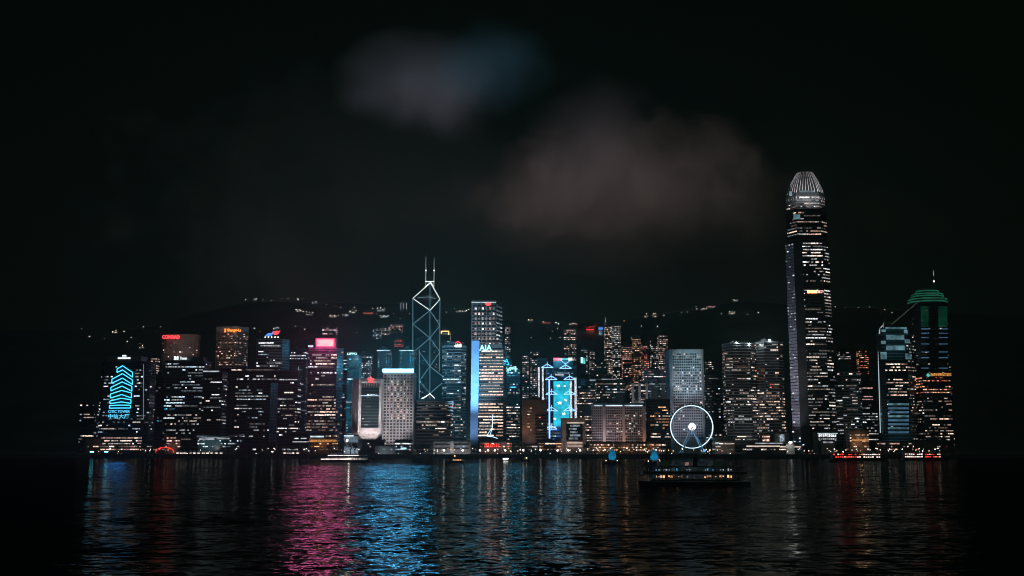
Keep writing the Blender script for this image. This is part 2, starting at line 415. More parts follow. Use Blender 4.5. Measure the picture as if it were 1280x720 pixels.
for pts, mt in (([(331, 420), (335, 416.4), (340, 416), (341, 413.8), (340.4, 418.8), (336, 420.6)], 'sign_blue_blob'), ([(340.4, 416.6), (342, 413.6), (344, 414.4), (346, 412.6), (347, 414.2), (350.6, 413), (347.4, 418), (343, 418.6)], 'sign_red_blob')):
    m = MB(); pp = [b.P(px, py, 3) for px, py in pts]; m.v = [(p.x, 3, p.z) for p in pp] + [(p.x, 3.8, p.z) for p in pp]; n = len(pp); k = m.slot(mt)
    m.f = [tuple(reversed(range(n))), tuple(range(n, 2 * n))] + [(i, (i + 1) % n, n + (i + 1) % n, n + i) for i in range(n)]; m.m = [k] * len(m.f); m.build('sign_wing', b.root)
for px in (331.5, 335.5, 339.6, 343.8, 347.6):
    m = MB(); c = b.P(px, 421.4, 2); m.tube((c.x, 2, b.H + 1.4), (c.x, 2, c.z), .2, 'steel', 4); m.ball(c, .8, 'lamp_small'); m.build('roof_lamp', b.root)
b.windows(wmb('white', 'cool'), .62, 5, yr=(427, 452), ur=(.06, .97), faces=[0]).windows(wm('white'), .25, 2, yr=(452, 470), faces=[0]).done(); b.flood(342, 452, 352, 432, (.8, .85, 1), 14000, 80, 50)
b = T('office_tower', 'slim tower with a single thin vertical light line left of the pink screen tower', 'office tower', 361, 381, 439, 1500, dep=22, fl=4)
b.bar('light_line', 372.6, 458, 373.4, 497, 'eave_cool'); b.windows(wmb('cool', 'white'), .5, 1, 1.6, yr=(440, 451)).windows(wm('cool'), .07, 2, yr=(455, 540)).done()
T('office_tower', 'dark office block with scattered white window strips beside the window grid block', 'office tower', 345, 371, 464, 1400, dep=24, fl=4.2, roof=False).windows(wmb('white', 'neut'), .26, 3, yr=(476, 548)).done()
T('office_block', 'unlit low block with two small window rows on the waterfront under the slim towers', 'office block', 363, 386, 541, 1300, dep=18, roof=False).windows(wm('white'), .4, 3, yr=(548, 555)).done()

# --- tower with the pink LED screen
b = T('office_tower', 'tall dark office tower under a glowing pink rooftop screen', 'office tower', 384, 428, 436, 1400, dep=36, fl=3.9, ledge=.3, wall='dark_glass', band='black_stone', roof=False, poly=[(384, 0), (420, 0), (428, 8), (428, 36), (384, 36)])
m = MB(); a0, a1 = b.P(394, 436, 2), b.P(420, 422.5, 2); m.box(a0.x, a1.x, 2.2, 14, b.H + 1.45, a1.z, 'black_stone'); m.build('screen_housing', b.root)
sc = b.bar('led_screen', 396, 424.3, 417, 432.6, 'led_pink', 1.6)
c0, c1 = b.P(395.4, 433.2, 1.4), b.P(417.8, 423.7, 1.4); m = MB(); m.path([(c0.x, 1.3, c0.z), (c1.x, 1.3, c0.z), (c1.x, 1.3, c1.z), (c0.x, 1.3, c1.z)], .42, 'led_rim', 5, True); m.build('neon_rim', b.root)
m = MB(); a0 = b.P(388.5, 434, -.5); m.box(a0.x - 2, a0.x + 2, -.5, .5, b.H + 1.42, b.H + 3.8, 'steel'); m.box(a0.x - 3.6, a0.x + 3.2, -1, -.5, b.H + 2.4, b.H + 4.6, 'eave_cool'); m.build('roof_lamp', b.root)
b.windows(wmb('white', 'neut'), .2, 3, yr=(444, 478), faces=[0]).windows(wmb('neut', 'warm'), .62, 5, yr=(479, 500), faces=[0], ur=(.03, .97)).windows(wm('warm', 'neut'), .55, 3, yr=(500, 548), faces=[0]).windows(wm('warm'), .12, 1, faces=[1]).done()
b = T('apartment_tower', 'apartment block with clustered white windows rising behind the pink rooftop screen', 'apartment tower', 401, 418, 409, 2000, dep=18, fl=3.6, zb=60).windows(wmb('white', 'pink'), .7, 2, 2.4, yr=(410, 421)).done()
# --- twin glass towers with folded cyan facades
b = T('office_tower', 'folded glass tower washed in cyan light under small white lettering', 'office tower', 433, 448, 445, 1470, dep=26, fl=3.9, ledge=.3, wall='teal_glass', band='teal_glass', roof=False)
b.text('lettering', 'LIPPO', 434, 443.8, 446.4, 440.8, 'sign_ice', dy=-1, bold=.03)
for py0, py1, px0, px1 in ((454, 459, 434, 446), (462, 470, 434, 441), (476, 486, 438, 446), (492, 502, 433, 440), (508, 520, 437, 446), (526, 540, 434, 441)):
    y = RND.uniform(-4, -2.5); a0, a1 = b.P(px0, py1, y), b.P(px1, py0, y); m = MB(); m.prism([(a0.x, 0), (a0.x + 1.5, y), (a1.x - 1.5, y), (a1.x, 0)], a0.z, a1.z, 'teal_glass'); m.build('facade_fold', b.root)
b.windows(wm('cyan', 'cool'), .6, 3, yr=(447, 548)).done(); b.flood(441, 548, 440, 490, (.15, .7, 1), 90000, 80, 34); b.flood(441, 440, 440, 470, (.3, .8, 1), 26000, 100, 26)
b = T('office_tower', 'dark twin of the folded cyan tower with narrow blue light lines', 'office tower', 424, 434, 446, 1500, dep=26, fl=3.9, ledge=.3, wall='dark_glass', band='teal_glass', roof=False)
b.bar('light_line', 425, 450, 434, 451, 'eave_cool'); b.bar('light_line', 425.5, 455, 426.5, 478, 'eave_cool'); b.bar('light_line', 424.4, 488, 425.4, 508, 'eave_cool'); b.windows(wm('cool', 'cyan'), .22, 1, yr=(456, 548)).done()

# --- block on a tapering foot with the red star
D = 1330; b = T('office_tower', 'pale boxy tower with a tapering foot and a red star emblem on its roof edge', 'office tower', 441, 478, 475, D, dep=34, fl=3.7, ledge=0, wall='pale_pink', band='pale_pink', roof=False, zb=zat(541, D), yb=541, poly=[(440, 14), (448, 0), (476, 0), (479, 10), (479, 34), (440, 34)])
zb = b.zb
m = MB(); q = [(p[0] * .62, 6 + (p[1] - 0) * .6) for p in b.poly]; m.prism(q, zat(548, D) - zb, -.01, 'pale_pink', b.poly); m.prism([(p[0] * .8, 8 + p[1] * .5) for p in q], QUAY - zb, zat(548, D) - zb - .02, 'black_stone'); m.build('tapered_foot', b.root)
m = MB(); a0, a1 = b.P(451, 535, -.3), b.P(474, 485, -.3); m.box(a0.x, a1.x, -.3, -.02, a0.z, a1.z, 'dark_glass')
for k in range(14): z = a0.z + (a1.z - a0.z) * k / 13; m.box(a0.x, a1.x, -.5, -.31, z, z + .9, 'teal_glass')
m.build('glass_panel', b.root)
m = MB(); a0, a1 = b.P(452, 484, -.4), b.P(475, 479, -.4); 
for k in range(11): x = a0.x + (a1.x - a0.x) * k / 11; m.box(x, x + 1.3, -.4, -.02, a0.z + .2, a1.z, 'black_stone')
m.build('louvre_row', b.root)
m = MB(); a0, a1 = b.P(447.5, 536, -.4), b.P(449.5, 475, -.4); m.box(a0.x, a1.x, -1.6, -.02, 0, b.H + .6, 'white_panel'); a0, a1 = b.P(475.2, 536, -.4), b.P(476.8, 475, -.4); m.box(a0.x, a1.x, -1.6, -.02, 0, b.H + .6, 'white_panel'); m.build('corner_pier', b.root)
c = b.P(463.3, 475.5, -1.8); st = [(c.x + (4.6 if i % 2 == 0 else 1.9) * math.sin(math.pi * i / 5), c.z + 1 + (4.6 if i % 2 == 0 else 1.9) * math.cos(math.pi * i / 5)) for i in range(10)]
m = MB(); m.v = [(x, -1.8, z) for x, z in st] + [(x, -1.2, z) for x, z in st]; k = m.slot('neon_red'); m.f = [tuple(reversed(range(10))), tuple(range(10, 20))] + [(i, (i + 1) % 10, 10 + (i + 1) % 10, 10 + i) for i in range(10)]; m.m = [k] * 12; m.build('star_emblem', b.root)
b.windows(wmb('cool', 'white'), .35, 4, yr=(486, 534), ur=(.12, .9), faces=[1], out=.55, hf=.3).done()
b.bar('light_line', 452, 477.4, 460, 478.4, 'roof_lit', -.9); b.bar('light_line', 467, 477.4, 474.5, 478.4, 'roof_lit', -.9); b.bar('light_line', 451, 494.2, 474, 495, 'eave_cool', -.9)
b.flood(458, 549, 460, 540, (1, .84, .82), 40000, 120, 22); b.flood(434, 552, 444, 505, (1, .93, .94), 190000, 80, 34); b.flood(472, 549, 464, 490, (1, .94, .95), 80000, 70, 30); b.flood(452, 549, 450, 500, (1, .93, .94), 60000, 70, 30)

# --- grid block with the white-blue roof strip
b = T('office_tower', 'white grid fronted tower with a blazing pale blue light strip along its roof', 'office tower', 479, 516, 467, 1340, dep=28, fl=3.75, ledge=.9, lh=1.5, fins=4.0, finw=1.5, find=.9, wall='dark_glass', band='pale_pink', roof=False)
b.bar('roof_light_strip', 478.4, 461.2, 517, 465.2, 'strip_blue', -1.5, .5)
n = 8
for r, cols, tone in ((0, (1, 3, 5), 'neut'), (1, (0, 2, 4, 6), 'neut'), (2, (1, 3, 5), 'white'), (3, (0, 2, 4, 6), 'warm'), (4, (1, 3, 5), 'warm'), (5, (0, 2, 4, 6), 'warm'), (6, (1, 3, 5), 'warm')):
    for cc in cols:
        px = 486.4 + cc * 3.75; py = 475.0 + r * 7.2; b.bar('light_bar', px - .9, py, px + .7, py + 6.6 - RND.random() * 1.5, 'win_%s_2' % tone, -.05, .3)
b.windows(wm('cool', 'white'), .1, 1, 4.0, yr=(470, 550), wf=.5, out=.15).done()
b.flood(490, 562, 494, 520, (.98, .92, .97), 50000, 90, 34); b.flood(508, 556, 506, 500, (.92, .9, .98), 75000, 70, 34)
# --- pair of dotted towers behind it
for x0, x1, t in ((471, 487, 'left'), (499, 517, 'right')):
    b = T('apartment_tower', '%s of the pair of slim towers with blue dotted outlines behind the roof light strip' % t, 'apartment tower', x0, x1, 438, 1700, dep=20, fl=3.3, ledge=.2, group='pair of dotted towers')
    b.windows(wmb('cool', 'cyan'), .8, 1, 3.4, wf=.35, yr=(439, 464), ur=(0, .28)).windows(wmb('cool', 'cyan'), .7, 1, 3.4, wf=.35, yr=(439, 464), ur=(.6, 1)).done(); b.bar('light_line', x0, 437.8, x1, 438.6, 'eave_cool')

# --- faceted glass tower with the twin masts
D = 1700
zb = QUAY; A = lambda px, py, dy=0: at(px, py, D + dy)
base = A(537, 500); root = empty('faceted_tower', (base.x, D, zb), 'faceted dark glass tower with lit diagonal braces, a white diamond crown and twin masts', 'skyscraper'); o = Vector((base.x, D, zb))
q = lambda px, py, dy=0: A(px, py, dy) - o
bk = 30
Lx, Rx, Cx = q(516, 440, 18), q(550, 440, 18), q(537.3, 440, -6)
Lt, Rt, Ct, At = q(516, 373, 18), q(550, 374, 18), q(538, 388, -6), q(538, 353.5, 32)
plan = [(Lx.x, 18), (Cx.x, -6), (Rx.x, 18), (q(538, 440, 44).x, 44)]
m = MB(); tops = [(Lt.x, 18, Lt.z), (Ct.x, -6, Ct.z), (Rt.x, 18, Rt.z), (At.x, 44, At.z)]; bot = [(x, y, 0) for x, y in plan]
for i in range(4): j = (i + 1) % 4; m.poly([bot[i], bot[j], tops[j], tops[i]], 'dark_glass')
m.poly([tops[0], tops[1], tops[3]], 'dark_glass'); m.poly([tops[1], tops[2], tops[3]], 'dark_glass')
m.build('glass_shaft', root)
W0, W1 = q(558, 474, 10), q(537.3, 458, -6.5)
m = MB(); m.v = [(W1.x, -6.6, 0), (W0.x, 8, 0), (W0.x, 24, 0), (Rx.x - 1, 24, 0), (W1.x, -6.6, W1.z), (W0.x, 8, W0.z), (W0.x, 24, W0.z), (Rx.x - 1, 24, W1.z)]
m.f = [(0, 1, 5, 4), (1, 2, 6, 5), (2, 3, 7, 6), (3, 0, 4, 7), (4, 5, 6, 7), (3, 2, 1, 0)]; m.m = [m.slot('dark_glass')] * 6; m.build('glass_wing', root)
def fl_(px):   # depth of the faces at a photo column
    return -7.4 + 24 * (abs(px - 537.3) / 21.3 if px < 537.3 else abs(px - 537.3) / 12.7)
def braces(name, segs, r, mt, dd=None):
    for (a, b_) in segs:
        m = MB(); m.tube(q(*a, fl_(a[0]) if dd is None else dd), q(*b_, fl_(b_[0]) if dd is None else dd), r, mt, 5); m.build(name, root)
braces('crown_edge', [((516, 373), (538, 353.5)), ((550, 374), (538, 353.5))], .25, 'edge_bright', 20)
braces('crown_edge', [((516, 373), (537.6, 388)), ((550, 374), (537.6, 388))], .25, 'edge_bright')
braces('diagonal_brace', [((537.4, 388), (516, 405)), ((537.4, 388), (550, 407)), ((516, 405), (537.4, 422.5)), ((550, 407), (537.4, 422.5)), ((537.4, 422.5), (516, 441)), ((537.4, 422.5), (550, 440)), ((550, 440), (537.4, 458)), ((524, 440), (537.4, 458)), ((537.4, 458), (524, 476)), ((524, 476), (537.4, 492))], .36, 'edge_dim')
braces('corner_edge', [((516, 373), (516, 441)), ((524, 437), (524, 500)), ((537.5, 353.5), (537.3, 498)), ((550, 374), (549.5, 466))], .4, 'edge_dim')
m = MB(); 
for a, b_ in (((537.4, 458), (558, 474)), ((558, 474), (537.4, 492)), ((558, 474), (558, 501))): m.tube(q(*a, -7.4 if a[0] < 540 else 7), q(*b_, -7.4 if b_[0] < 540 else 7), .42, 'edge_dim', 5)
m.build('wing_edge', root)
m = MB(); 
for a, b_ in (((537.4, 492), (526.5, 500)), ((537.4, 492), (543.5, 498)), ((535, 494), (523.5, 500))): m.tube(q(*a, -9), q(*b_, -9), .5, 'edge_bright', 5)
m.build('entrance_chevron', root)
for px, pt in ((532.2, 321), (542.4, 322)):
    m = MB(); m.tube(q(px, 358, 24), q(px + .2, 339, 24), .5, 'edge_mast', 5, .38); m.tube(q(px + .2, 339, 24), q(px + .2, pt, 24), .34, 'edge_mast', 5, .12); m.build('mast', root); 
    m = MB(); c = q(px + .2, 338, 24); m.ball(c, .9, 'lamp_small', 6, 4); m.build('mast_lamp', root)
m = MB(); m.path([q(532, 352, 23), q(542.6, 352, 23)], .4, 'edge_bright', 5); m.path([q(532, 358, 23), q(538, 353, 20), q(542.6, 358, 23)], .35, 'edge_bright', 5); m.build('mast_frame', root)
for px0, px1, py in ((523, 537, 371), (537, 545, 371.5)):
    m = MB(); m.tube(q(px0, py + (1 if px0 < 530 else 0), 6), q(px1, py + (0 if px0 < 530 else 2), 6), .35, 'edge_dim', 4); m.build('crown_light', root)
for k in range(26):
    px = RND.choice([RND.uniform(518, 535), RND.uniform(539, 548)]); py = RND.uniform(392, 496); c = q(px, py, fl_(px) - .1); w = RND.uniform(1.5, 5); ob = bpy.data.objects.new('window', unit_box('win_cool_%d' % RND.choice([0, 0, 1]))); COL.objects.link(ob); ob.parent = root; ob.location = c
    ob.rotation_euler = (0, 0, math.atan2(24, -21) + math.pi if px < 537 else math.atan2(24, 15)); ob.scale = (w, 1, 1.3)

# --- flared low block in front of it
b = T('office_tower', 'broad banded block with flaring eaves standing before the faceted glass tower', 'office tower', 520, 563, 503, 1360, dep=30, fl=4.1, ledge=2.4, lh=1.5, wall='dark_glass', band='grey_stone', roof=False)
m = MB(); m.prism(offset(b.poly, 3.4), b.H + 1.45, b.H + 5, 'black_stone', offset(b.poly, -1.5)); m.build('hipped_roof', b.root)
b.windows(wmb('white', 'neut'), .55, 4, yr=(518, 534), ur=(.15, .95)).windows(wm('neut', 'warm'), .22, 2, yr=(504, 550)).done(); b.flood(540, 564, 541, 525, (.9, .9, 1), 9000, 100, 60)
# --- banded tower with the arched sign
b = T('office_tower', 'dark banded office tower with a white and red arched sign at its top', 'office tower', 552, 582, 433, 1560, dep=34, fl=4.1, oval=0, chamfer=7, ledge=.4, wall='dark_glass', band='grey_stone', roof=False)
m = MB(); m.prism(offset(b.poly, -3), b.H + 1.45, zat(427, 1560) - 4, 'black_stone'); m.build('roof_crown', b.root)
b.text('lettering', 'citi', 568, 434.2, 577, 429.6, 'sign_white', dy=-1, bold=.05)
m = MB(); m.path([b.P(569.4 + 6.2 * t, 429.3 - 2.2 * math.sin(math.pi * t), -1) for t in [i / 8 for i in range(9)]], .5, 'neon_red', 5); m.build('sign_arc', b.root)
b.windows(wm('white', 'cool'), .5, 4, yr=(440, 500)).windows(wm('white', 'neut'), .25, 2, yr=(500, 550)).windows(wmb('pink'), .05, 1, yr=(450, 460)).done()
m = MB(); c0, c1 = b.P(559, 509.6, -2.4), b.P(566, 502, -2.4); m.box(c0.x, c1.x, -2.4, -1.8, c0.z, c1.z, 'sign_red_blob'); 
for k in range(2): m.box(c0.x + 1.2 + 3.4 * k, c0.x + 3.4 + 3.4 * k, -2.6, -2.41, c0.z - 2, c0.z + 1, 'sign_red_blob')
m.build('red_sign', b.root)
b = T('apartment_tower', 'slim tower with an orange lit roof outline behind the arched sign tower', 'apartment tower', 550, 562, 415, 1900, dep=16, fl=3.5, ledge=.2, zb=40)
m = MB(); m.path([b.P(551.6, 417, -.6), b.P(551.6, 414, -.6), b.P(561, 414, -.6), b.P(561, 418.5, -.6)], .5, 'lamp_orange', 5); m.build('roof_outline', b.root); b.windows(wm('cool', 'neut'), .5, 2, yr=(419, 440)).done()

# --- square tower with lit lattice front
b = T('office_tower', 'square topped tower with a lattice of white lights and a small red roof sign', 'office tower', 589, 623, 377, 1640, dep=44, fl=4.6, ledge=.3, lh=1.0, fins=6.9, finw=.8, find=.4, wall='dark_glass', band='grey_stone', roof=False,
      poly=[(589.5, 0), (620, 0), (628, 30), (628, 46), (589.5, 46)])
b.grid(wmb('white', 'white', 'pink'), .97, 6, 8, (382.5, 433), (.08, .97), wf=.5, hf=.45); b.grid(wm('white', 'cool'), .95, 3, 11, (380, 436), (.05, .95), face=1, wf=.8, hf=.4)
b.bar('roof_light', 589.5, 377.6, 620, 378.6, 'eave_cool', -.7); m = MB(); c0, c1 = b.P(607, 381.8, -1), b.P(613.4, 378, -1); zc = (c0.z + c1.z) / 2
m.box(c0.x + 1, c1.x - 1, -1.5, -.9, c0.z, c1.z, 'neon_red'); m.box(c0.x, c1.x, -1.45, -.95, c0.z + 1, c1.z - 1, 'neon_red'); m.build('red_sign', b.root)
b.windows(wm('white', 'cool'), .1, 1, yr=(436, 460)).done(); b.flood(604, 440, 605, 400, (.9, .92, 1), 130000, 70, 60)
# --- striped orange tower with the blue wedge
b = T('office_tower', 'striped tower of warm lit floors crowned by big white letters beside a blue wedge', 'office tower', 597, 630, 438, 1420, dep=36, fl=4.1, ledge=.45, lh=1.5, wall='dark_glass', band='black_stone', roof=False, poly=[(597, 0), (629, 0), (633, 20), (633, 36), (597, 36)])
m = MB(); m.prism([tuple(p) for p in offset(b.poly, -1)], b.H + 1.45, zat(430, 1420) - 4, 'black_stone', [(p[0] * (.9 if p[0] > 0 else 1) , p[1]) for p in b.poly]); m.build('roof_crown', b.root)
b.text('lettering', 'AIA', 599, 438.4, 615, 431.0, 'sign_ice', dy=-1.5, bold=.035)
SW = ['win_warm_1', 'win_neut_1', 'win_warm_2', 'win_neut_2', 'win_warm_2', 'win_pink_2']
b.windows(SW, 2.2, 9, yr=(441, 499), ur=(0, 1), faces=[0], floorvar=.15, wf=.95, hf=.42).windows(SW, 1.9, 8, yr=(507, 549), faces=[0], floorvar=.3, wf=.95, hf=.42).done()
m = MB(); pts = [(595.2, 425.6, -4), (599.5, 425.6, -4), (596.2, 556, -8), (587.6, 556, -8)]; w = [at(px, py, 1420 + dy) - Vector((b.xc, 1420, 4)) for px, py, dy in ((589.5, 425.6, -4), (599.3, 426, -4), (597, 556, -8), (587.6, 556, -8))]
m.loft([[w[3], w[2], w[2] + Vector((0, 9, 0)), w[3] + Vector((0, 9, 0))], [w[0], w[1], w[1] + Vector((0, 9, 0)), w[0] + Vector((0, 9, 0))]], 'blue_banner'); m.build('blue_wedge', b.root)
b.flood(592, 566, 593, 510, (.62, .70, 1), 110000, 60, 60); b.flood(586, 556, 593, 450, (.42, .72, 1), 3000000, 50, 110, 1)
m = MB(); m.path([b.P(px, py, -1.4) for px, py in ((612, 546), (615, 536), (616, 518), (615.4, 534), (608, 545), (616, 546), (622, 548))], .35, 'neon_ice', 5); m.build('sail_light', b.root)

# --- cyan crowned tower and its spike
b = T('office_tower', 'dark tower under a block of cyan lit lettering with cyan upper floors', 'office tower', 630, 650, 463, 1500, dep=26, fl=4.0, ledge=.3, roof=False)
b.strokes(632, 458, 647.6, 464.4, 'sign_ice', -1)
b.windows(wmb('cyan', 'cool'), .75, 3, yr=(465, 490)).windows(wmb('neut', 'white'), .4, 2, yr=(490, 512)).windows(wm('warm', 'neut'), .35, 2, yr=(512, 552)).done()
b = T('office_tower', 'slim tower outlined by two cyan neon fins behind the striped orange tower', 'office tower', 622, 640, 450, 1580, dep=20, fl=4, ledge=.2, roof=False)
for pts in ([(626, 433), (626, 456)], [(631.4, 433), (631.4, 456)], [(626, 447), (631.4, 455), (631.4, 445), (636.4, 456), (626, 455.6)]):
    m = MB(); m.path([b.P(px, py, -1) for px, py in pts], .5, 'neon_cyan', 5); m.build('neon_fin', b.root)
b.windows(wm('cool'), .15, 1).done()
for x0, x1, yt, zz, lb in ((631, 638, 409, 60, 'slim far tower with one column of white windows right of the white lattice tower'), (653, 661, 443, 20, 'short far apartment tower with sparse white windows behind the cyan lettered tower'), (663, 673, 440, 20, 'far apartment tower with a pinkish window column left of the ladder lights')):
    T('apartment_tower', lb, 'apartment tower', x0, x1, yt, 1880, dep=14, fl=3.4, ledge=.2, zb=zz).windows(wmb('white', 'pink'), .4, 1, 2.6, yr=(yt + 1, 500)).done()

# --- tower with the hanging blue trusses
D = 1450; b = T('office_tower', 'bank tower with glowing blue hanging trusses and cyan picture screens', 'office tower', 684, 720, 460, D, dep=34, fl=4.0, ledge=.3, wall='dark_glass', band='black_stone', roof=False)
m = MB(); a0, a1 = b.P(692, 460, 3), b.P(716, 450, 3); m.box(a0.x, a1.x, 3, 26, b.H + 1.45, a1.z, 'black_stone'); m.build('roof_block', b.root)
b.bar('roof_sign', 692, 447.4, 702, 450.4, 'neon_red', 2.4); b.bar('roof_sign', 702.2, 447.6, 710, 450.2, 'teal_blob', 2.4); b.bar('roof_sign', 710.4, 447.2, 715.4, 450.6, 'sign_white', 2.4)
def truss(cx, cy, w, h):
    m = MB(); p = lambda dx, dy: b.P(cx + dx, cy + dy, -2.2)
    m.path([p(-w, h), p(0, 0), p(w, h), p(-w, h)], .5, 'truss_blue', 5); m.tube(p(0, -h * .6), p(0, h), .3, 'truss_blue', 5); m.build('hanging_truss', b.root)
for cx, cy in ((684, 455), (707, 456), (689, 470), (712, 470), (689.5, 488.5), (712, 488.5), (689.5, 509), (712, 509), (689, 532)): truss(cx, cy, 7.4, 4.4)
m = MB(); m.path([b.P(701, 450.5, -2.2), b.P(707, 455), b.P(713, 450.5, -2.2)], .38, 'truss_blue', 5); m.build('hanging_truss', b.root)
for y0, y1 in ((476.5, 491), (491.4, 512), (512.4, 533)):
    sc = b.bar('picture_screen', 692, y0, 711.6, y1, 'screen_cyan', -1.0)
for cx, cy, s_ in ((698, 482, 3.2), (706, 482.5, 3), (699.5, 503.5, 3.6), (707.5, 500.5, 3.2), (705, 517.5, 3.4), (693.5, 523.5, 2.6)):
    m = MB()
    for k in range(5):
        t = k * 1.257 + cx; ln = s_ * RND.uniform(.5, 1.0); p0 = b.P(cx, cy, -1.5); p1 = b.P(cx + ln * math.cos(t), cy + ln * .8 * math.sin(t), -1.5)
        d = (p1 - p0).normalized(); n_ = Vector((-d.z, 0, d.x)) * ln * .3; mid = (p0 + p1) / 2
        pts = [p0, mid - n_, p1, mid + n_]; m.poly(pts, 'screen_white'); m.poly([x + Vector((0, .3, 0)) for x in reversed(pts)], 'screen_white')
    m.build('screen_flower', b.root)
b.strokes(693, 465.4, 712, 467.6, 'screen_grey', -1, 14); b.bar('light_line', 694, 468.3, 705, 469, 'sign_white')
for px0, px1 in ((712.6, 714.8),):
    b.bar('light_ladder', px0, 476, px1, 548, 'ladder_white')
b.bar('light_ladder', 718.4, 472, 720.6, 530, 'ladder_white', -1); b.bar('light_ladder', 686, 474, 687.4, 548, 'truss_blue', -.6, .2)
b.windows(wm('cool', 'blue'), .7, 3, yr=(532, 552)).windows(wm('blue', 'cyan'), .35, 1, yr=(461, 476)).done()
b.flood(700, 560, 700, 500, (.12, .35, 1), 60000, 90, 50)
b = T('office_tower', 'dark slab with two white ladders of light left of the blue truss tower', 'office tower', 672, 685, 449, 1500, dep=26, fl=4, ledge=.3, roof=False)
b.bar('light_ladder', 672.6, 459, 674.6, 500, 'ladder_white'); b.bar('light_ladder', 677.6, 459, 679.6, 500, 'ladder_white'); b.windows(wm('cool'), .08, 1).done()
# --- brown block in front of it
b = T('office_tower', 'brown stone block with dark window bands and an orange lit left edge', 'office tower', 653, 684, 501, 1330, dep=28, fl=3.8, ledge=.3, lh=1.2, wall='brown_stone', band='brown_stone', roof=True)
m = MB(); 
for k in range(12):
    z = 4 + k * 3.8; m.box(b.P(669, 500).x, b.P(683, 500).x, -.6, -.4, z, z + 2.1, 'dark_glass')
m.build('window_band', b.root)
b.windows(wmb('red', 'warm'), .3, 3, yr=(512, 548), ur=(.55, .98), out=.7).windows(wm('warm'), .25, 1, yr=(510, 548), ur=(.15, .4)).done(); b.flood(650, 562, 654, 520, (1, .45, .2), 26000, 60, 24); b.flood(666, 570, 664, 520, (1, .62, .5), 16000, 90, 26)
# --- white portal frame with a big screen
b = T('portal_building', 'pale portal frame building holding a picture screen below the blue truss tower', 'building', 702, 732, 524, 1310, dep=20, ledge=0, wall='pink_stone', band='pink_stone', roof=False)
b.bar('screen_recess', 708, 529.5, 728, 551, 'dark_glass', -.3); 
for k in range(5): b.bar('screen_panel', 709.5 + RND.uniform(0, 4), 531 + k * 4, 720 + RND.uniform(0, 6), 533.4 + k * 4, 'screen_grey', -.7, .2)
b.bar('light_line', 709, 528, 730, 529.2, 'roof_warm', -.5); b.bar('light_line', 709, 553, 728, 554.2, 'roof_warm', -.5); b.bar('light_line', 709, 557, 728, 558, 'roof_warm', -.5)
b.flood(705, 570, 706, 540, (1, .75, .7), 9000, 90, 30); b.flood(728, 570, 730, 540, (1, .75, .7), 6000, 90, 30)
T('office_tower', 'brown window dotted tower between the blue truss tower and the wide ribbed hotel', 'office tower', 722, 744, 487, 1480, dep=26, fl=3.6, ledge=.25, wall='brown_stone', band='brown_stone').windows(wmb('warm', 'pink', 'neut'), .6, 1, 2.8).done()
T('office_tower', 'unlit glass slab with a few teal windows above the wide ribbed hotel', 'office tower', 746, 782, 476, 1560, dep=26, fl=4, ledge=.3, wall='teal_glass', band='black_stone', roof=False).windows(wm('cool', 'neut'), .16, 2).done()
# --- wide ribbed hotel
D = 1350; b = T('hotel', 'wide ribbed mauve hotel with a pale lit roofline and orange washed pillars', 'hotel', 740, 807, 508, D, dep=34, fl=3.2, ledge=.35, lh=1.0, fins=2.6, finw=.6, find=.4, wall='dark_glass', band='pink_stone', roof=False, poly=[(740, 8), (757, 0), (805, 0), (807, 6), (807, 34), (740, 34)])
m = MB(); m.prism(offset(b.poly, 1.5), b.H + 1.45, b.H + 4.2, 'violet_panel', offset(b.poly, -4)); m.build('hipped_roof', b.root)
for p0, p1 in ((743, 753), (757, 778), (781, 803)): b.bar('roofline_light', p0, 506.2, p1, 507.6, 'eave_cool', -2.4)
for px in (755, 779.6, 805): b.bar('pillar', px - 1.5, 509, px + 1.5, 553, 'pink_stone', -.8, 1.4); b.flood(px, 563, px, 535, (1, .5, .28), 11000, 44, 10, .3)
b.windows(wm('warm', 'neut', 'white'), .22, 1, 2.6, faces=[1]).done(); b.flood(748, 570, 748, 520, (.9, .82, 1), 44000, 100, 32); b.flood(766, 572, 767, 524, (.95, .8, .9), 15000, 90, 32); b.flood(793, 572, 793, 524, (1, .76, .7), 13000, 90, 32)
b = T('office_tower', 'narrow tower divided by three white vertical fins above the ribbed hotel', 'office tower', 790, 811, 480, 1520, dep=24, fl=4.0, ledge=.25, wall='dark_glass', band='black_stone', roof=False)
for px in (791.5, 800, 809): b.bar('vertical_fin', px - 1, 479, px + .8, 552, 'pale_stone', -.4, 1.2)
b.windows(wmb('warm', 'neut'), .5, 2, yr=(482, 512)).windows(wm('pink'), .6, 1, yr=(512, 550), ur=(.8, 1)).done(); b.flood(800, 516, 800, 490, (.9, .9, 1), 22000, 90, 40)
T('office_tower', 'dark front block with yellowish window strips left of the ferris wheel', 'office tower', 808, 838, 500, 1360, dep=24, fl=3.7, ledge=.25, roof=False).windows(wmb('neut', 'amber'), .36, 3, yr=(508, 550), ur=(.1, 1)).done()
b = T('office_tower', 'mauve tower with a bright honeycomb of windows at its crown behind the ferris wheel', 'office tower', 806, 838, 463, 1580, dep=26, fl=3.6, ledge=.3, wall='violet_panel', band='violet_panel')
b.windows(wmb('white', 'pink'), .9, 2, 2.4, yr=(464, 478)).windows(wm('cool'), .25, 2, yr=(480, 500)).done()
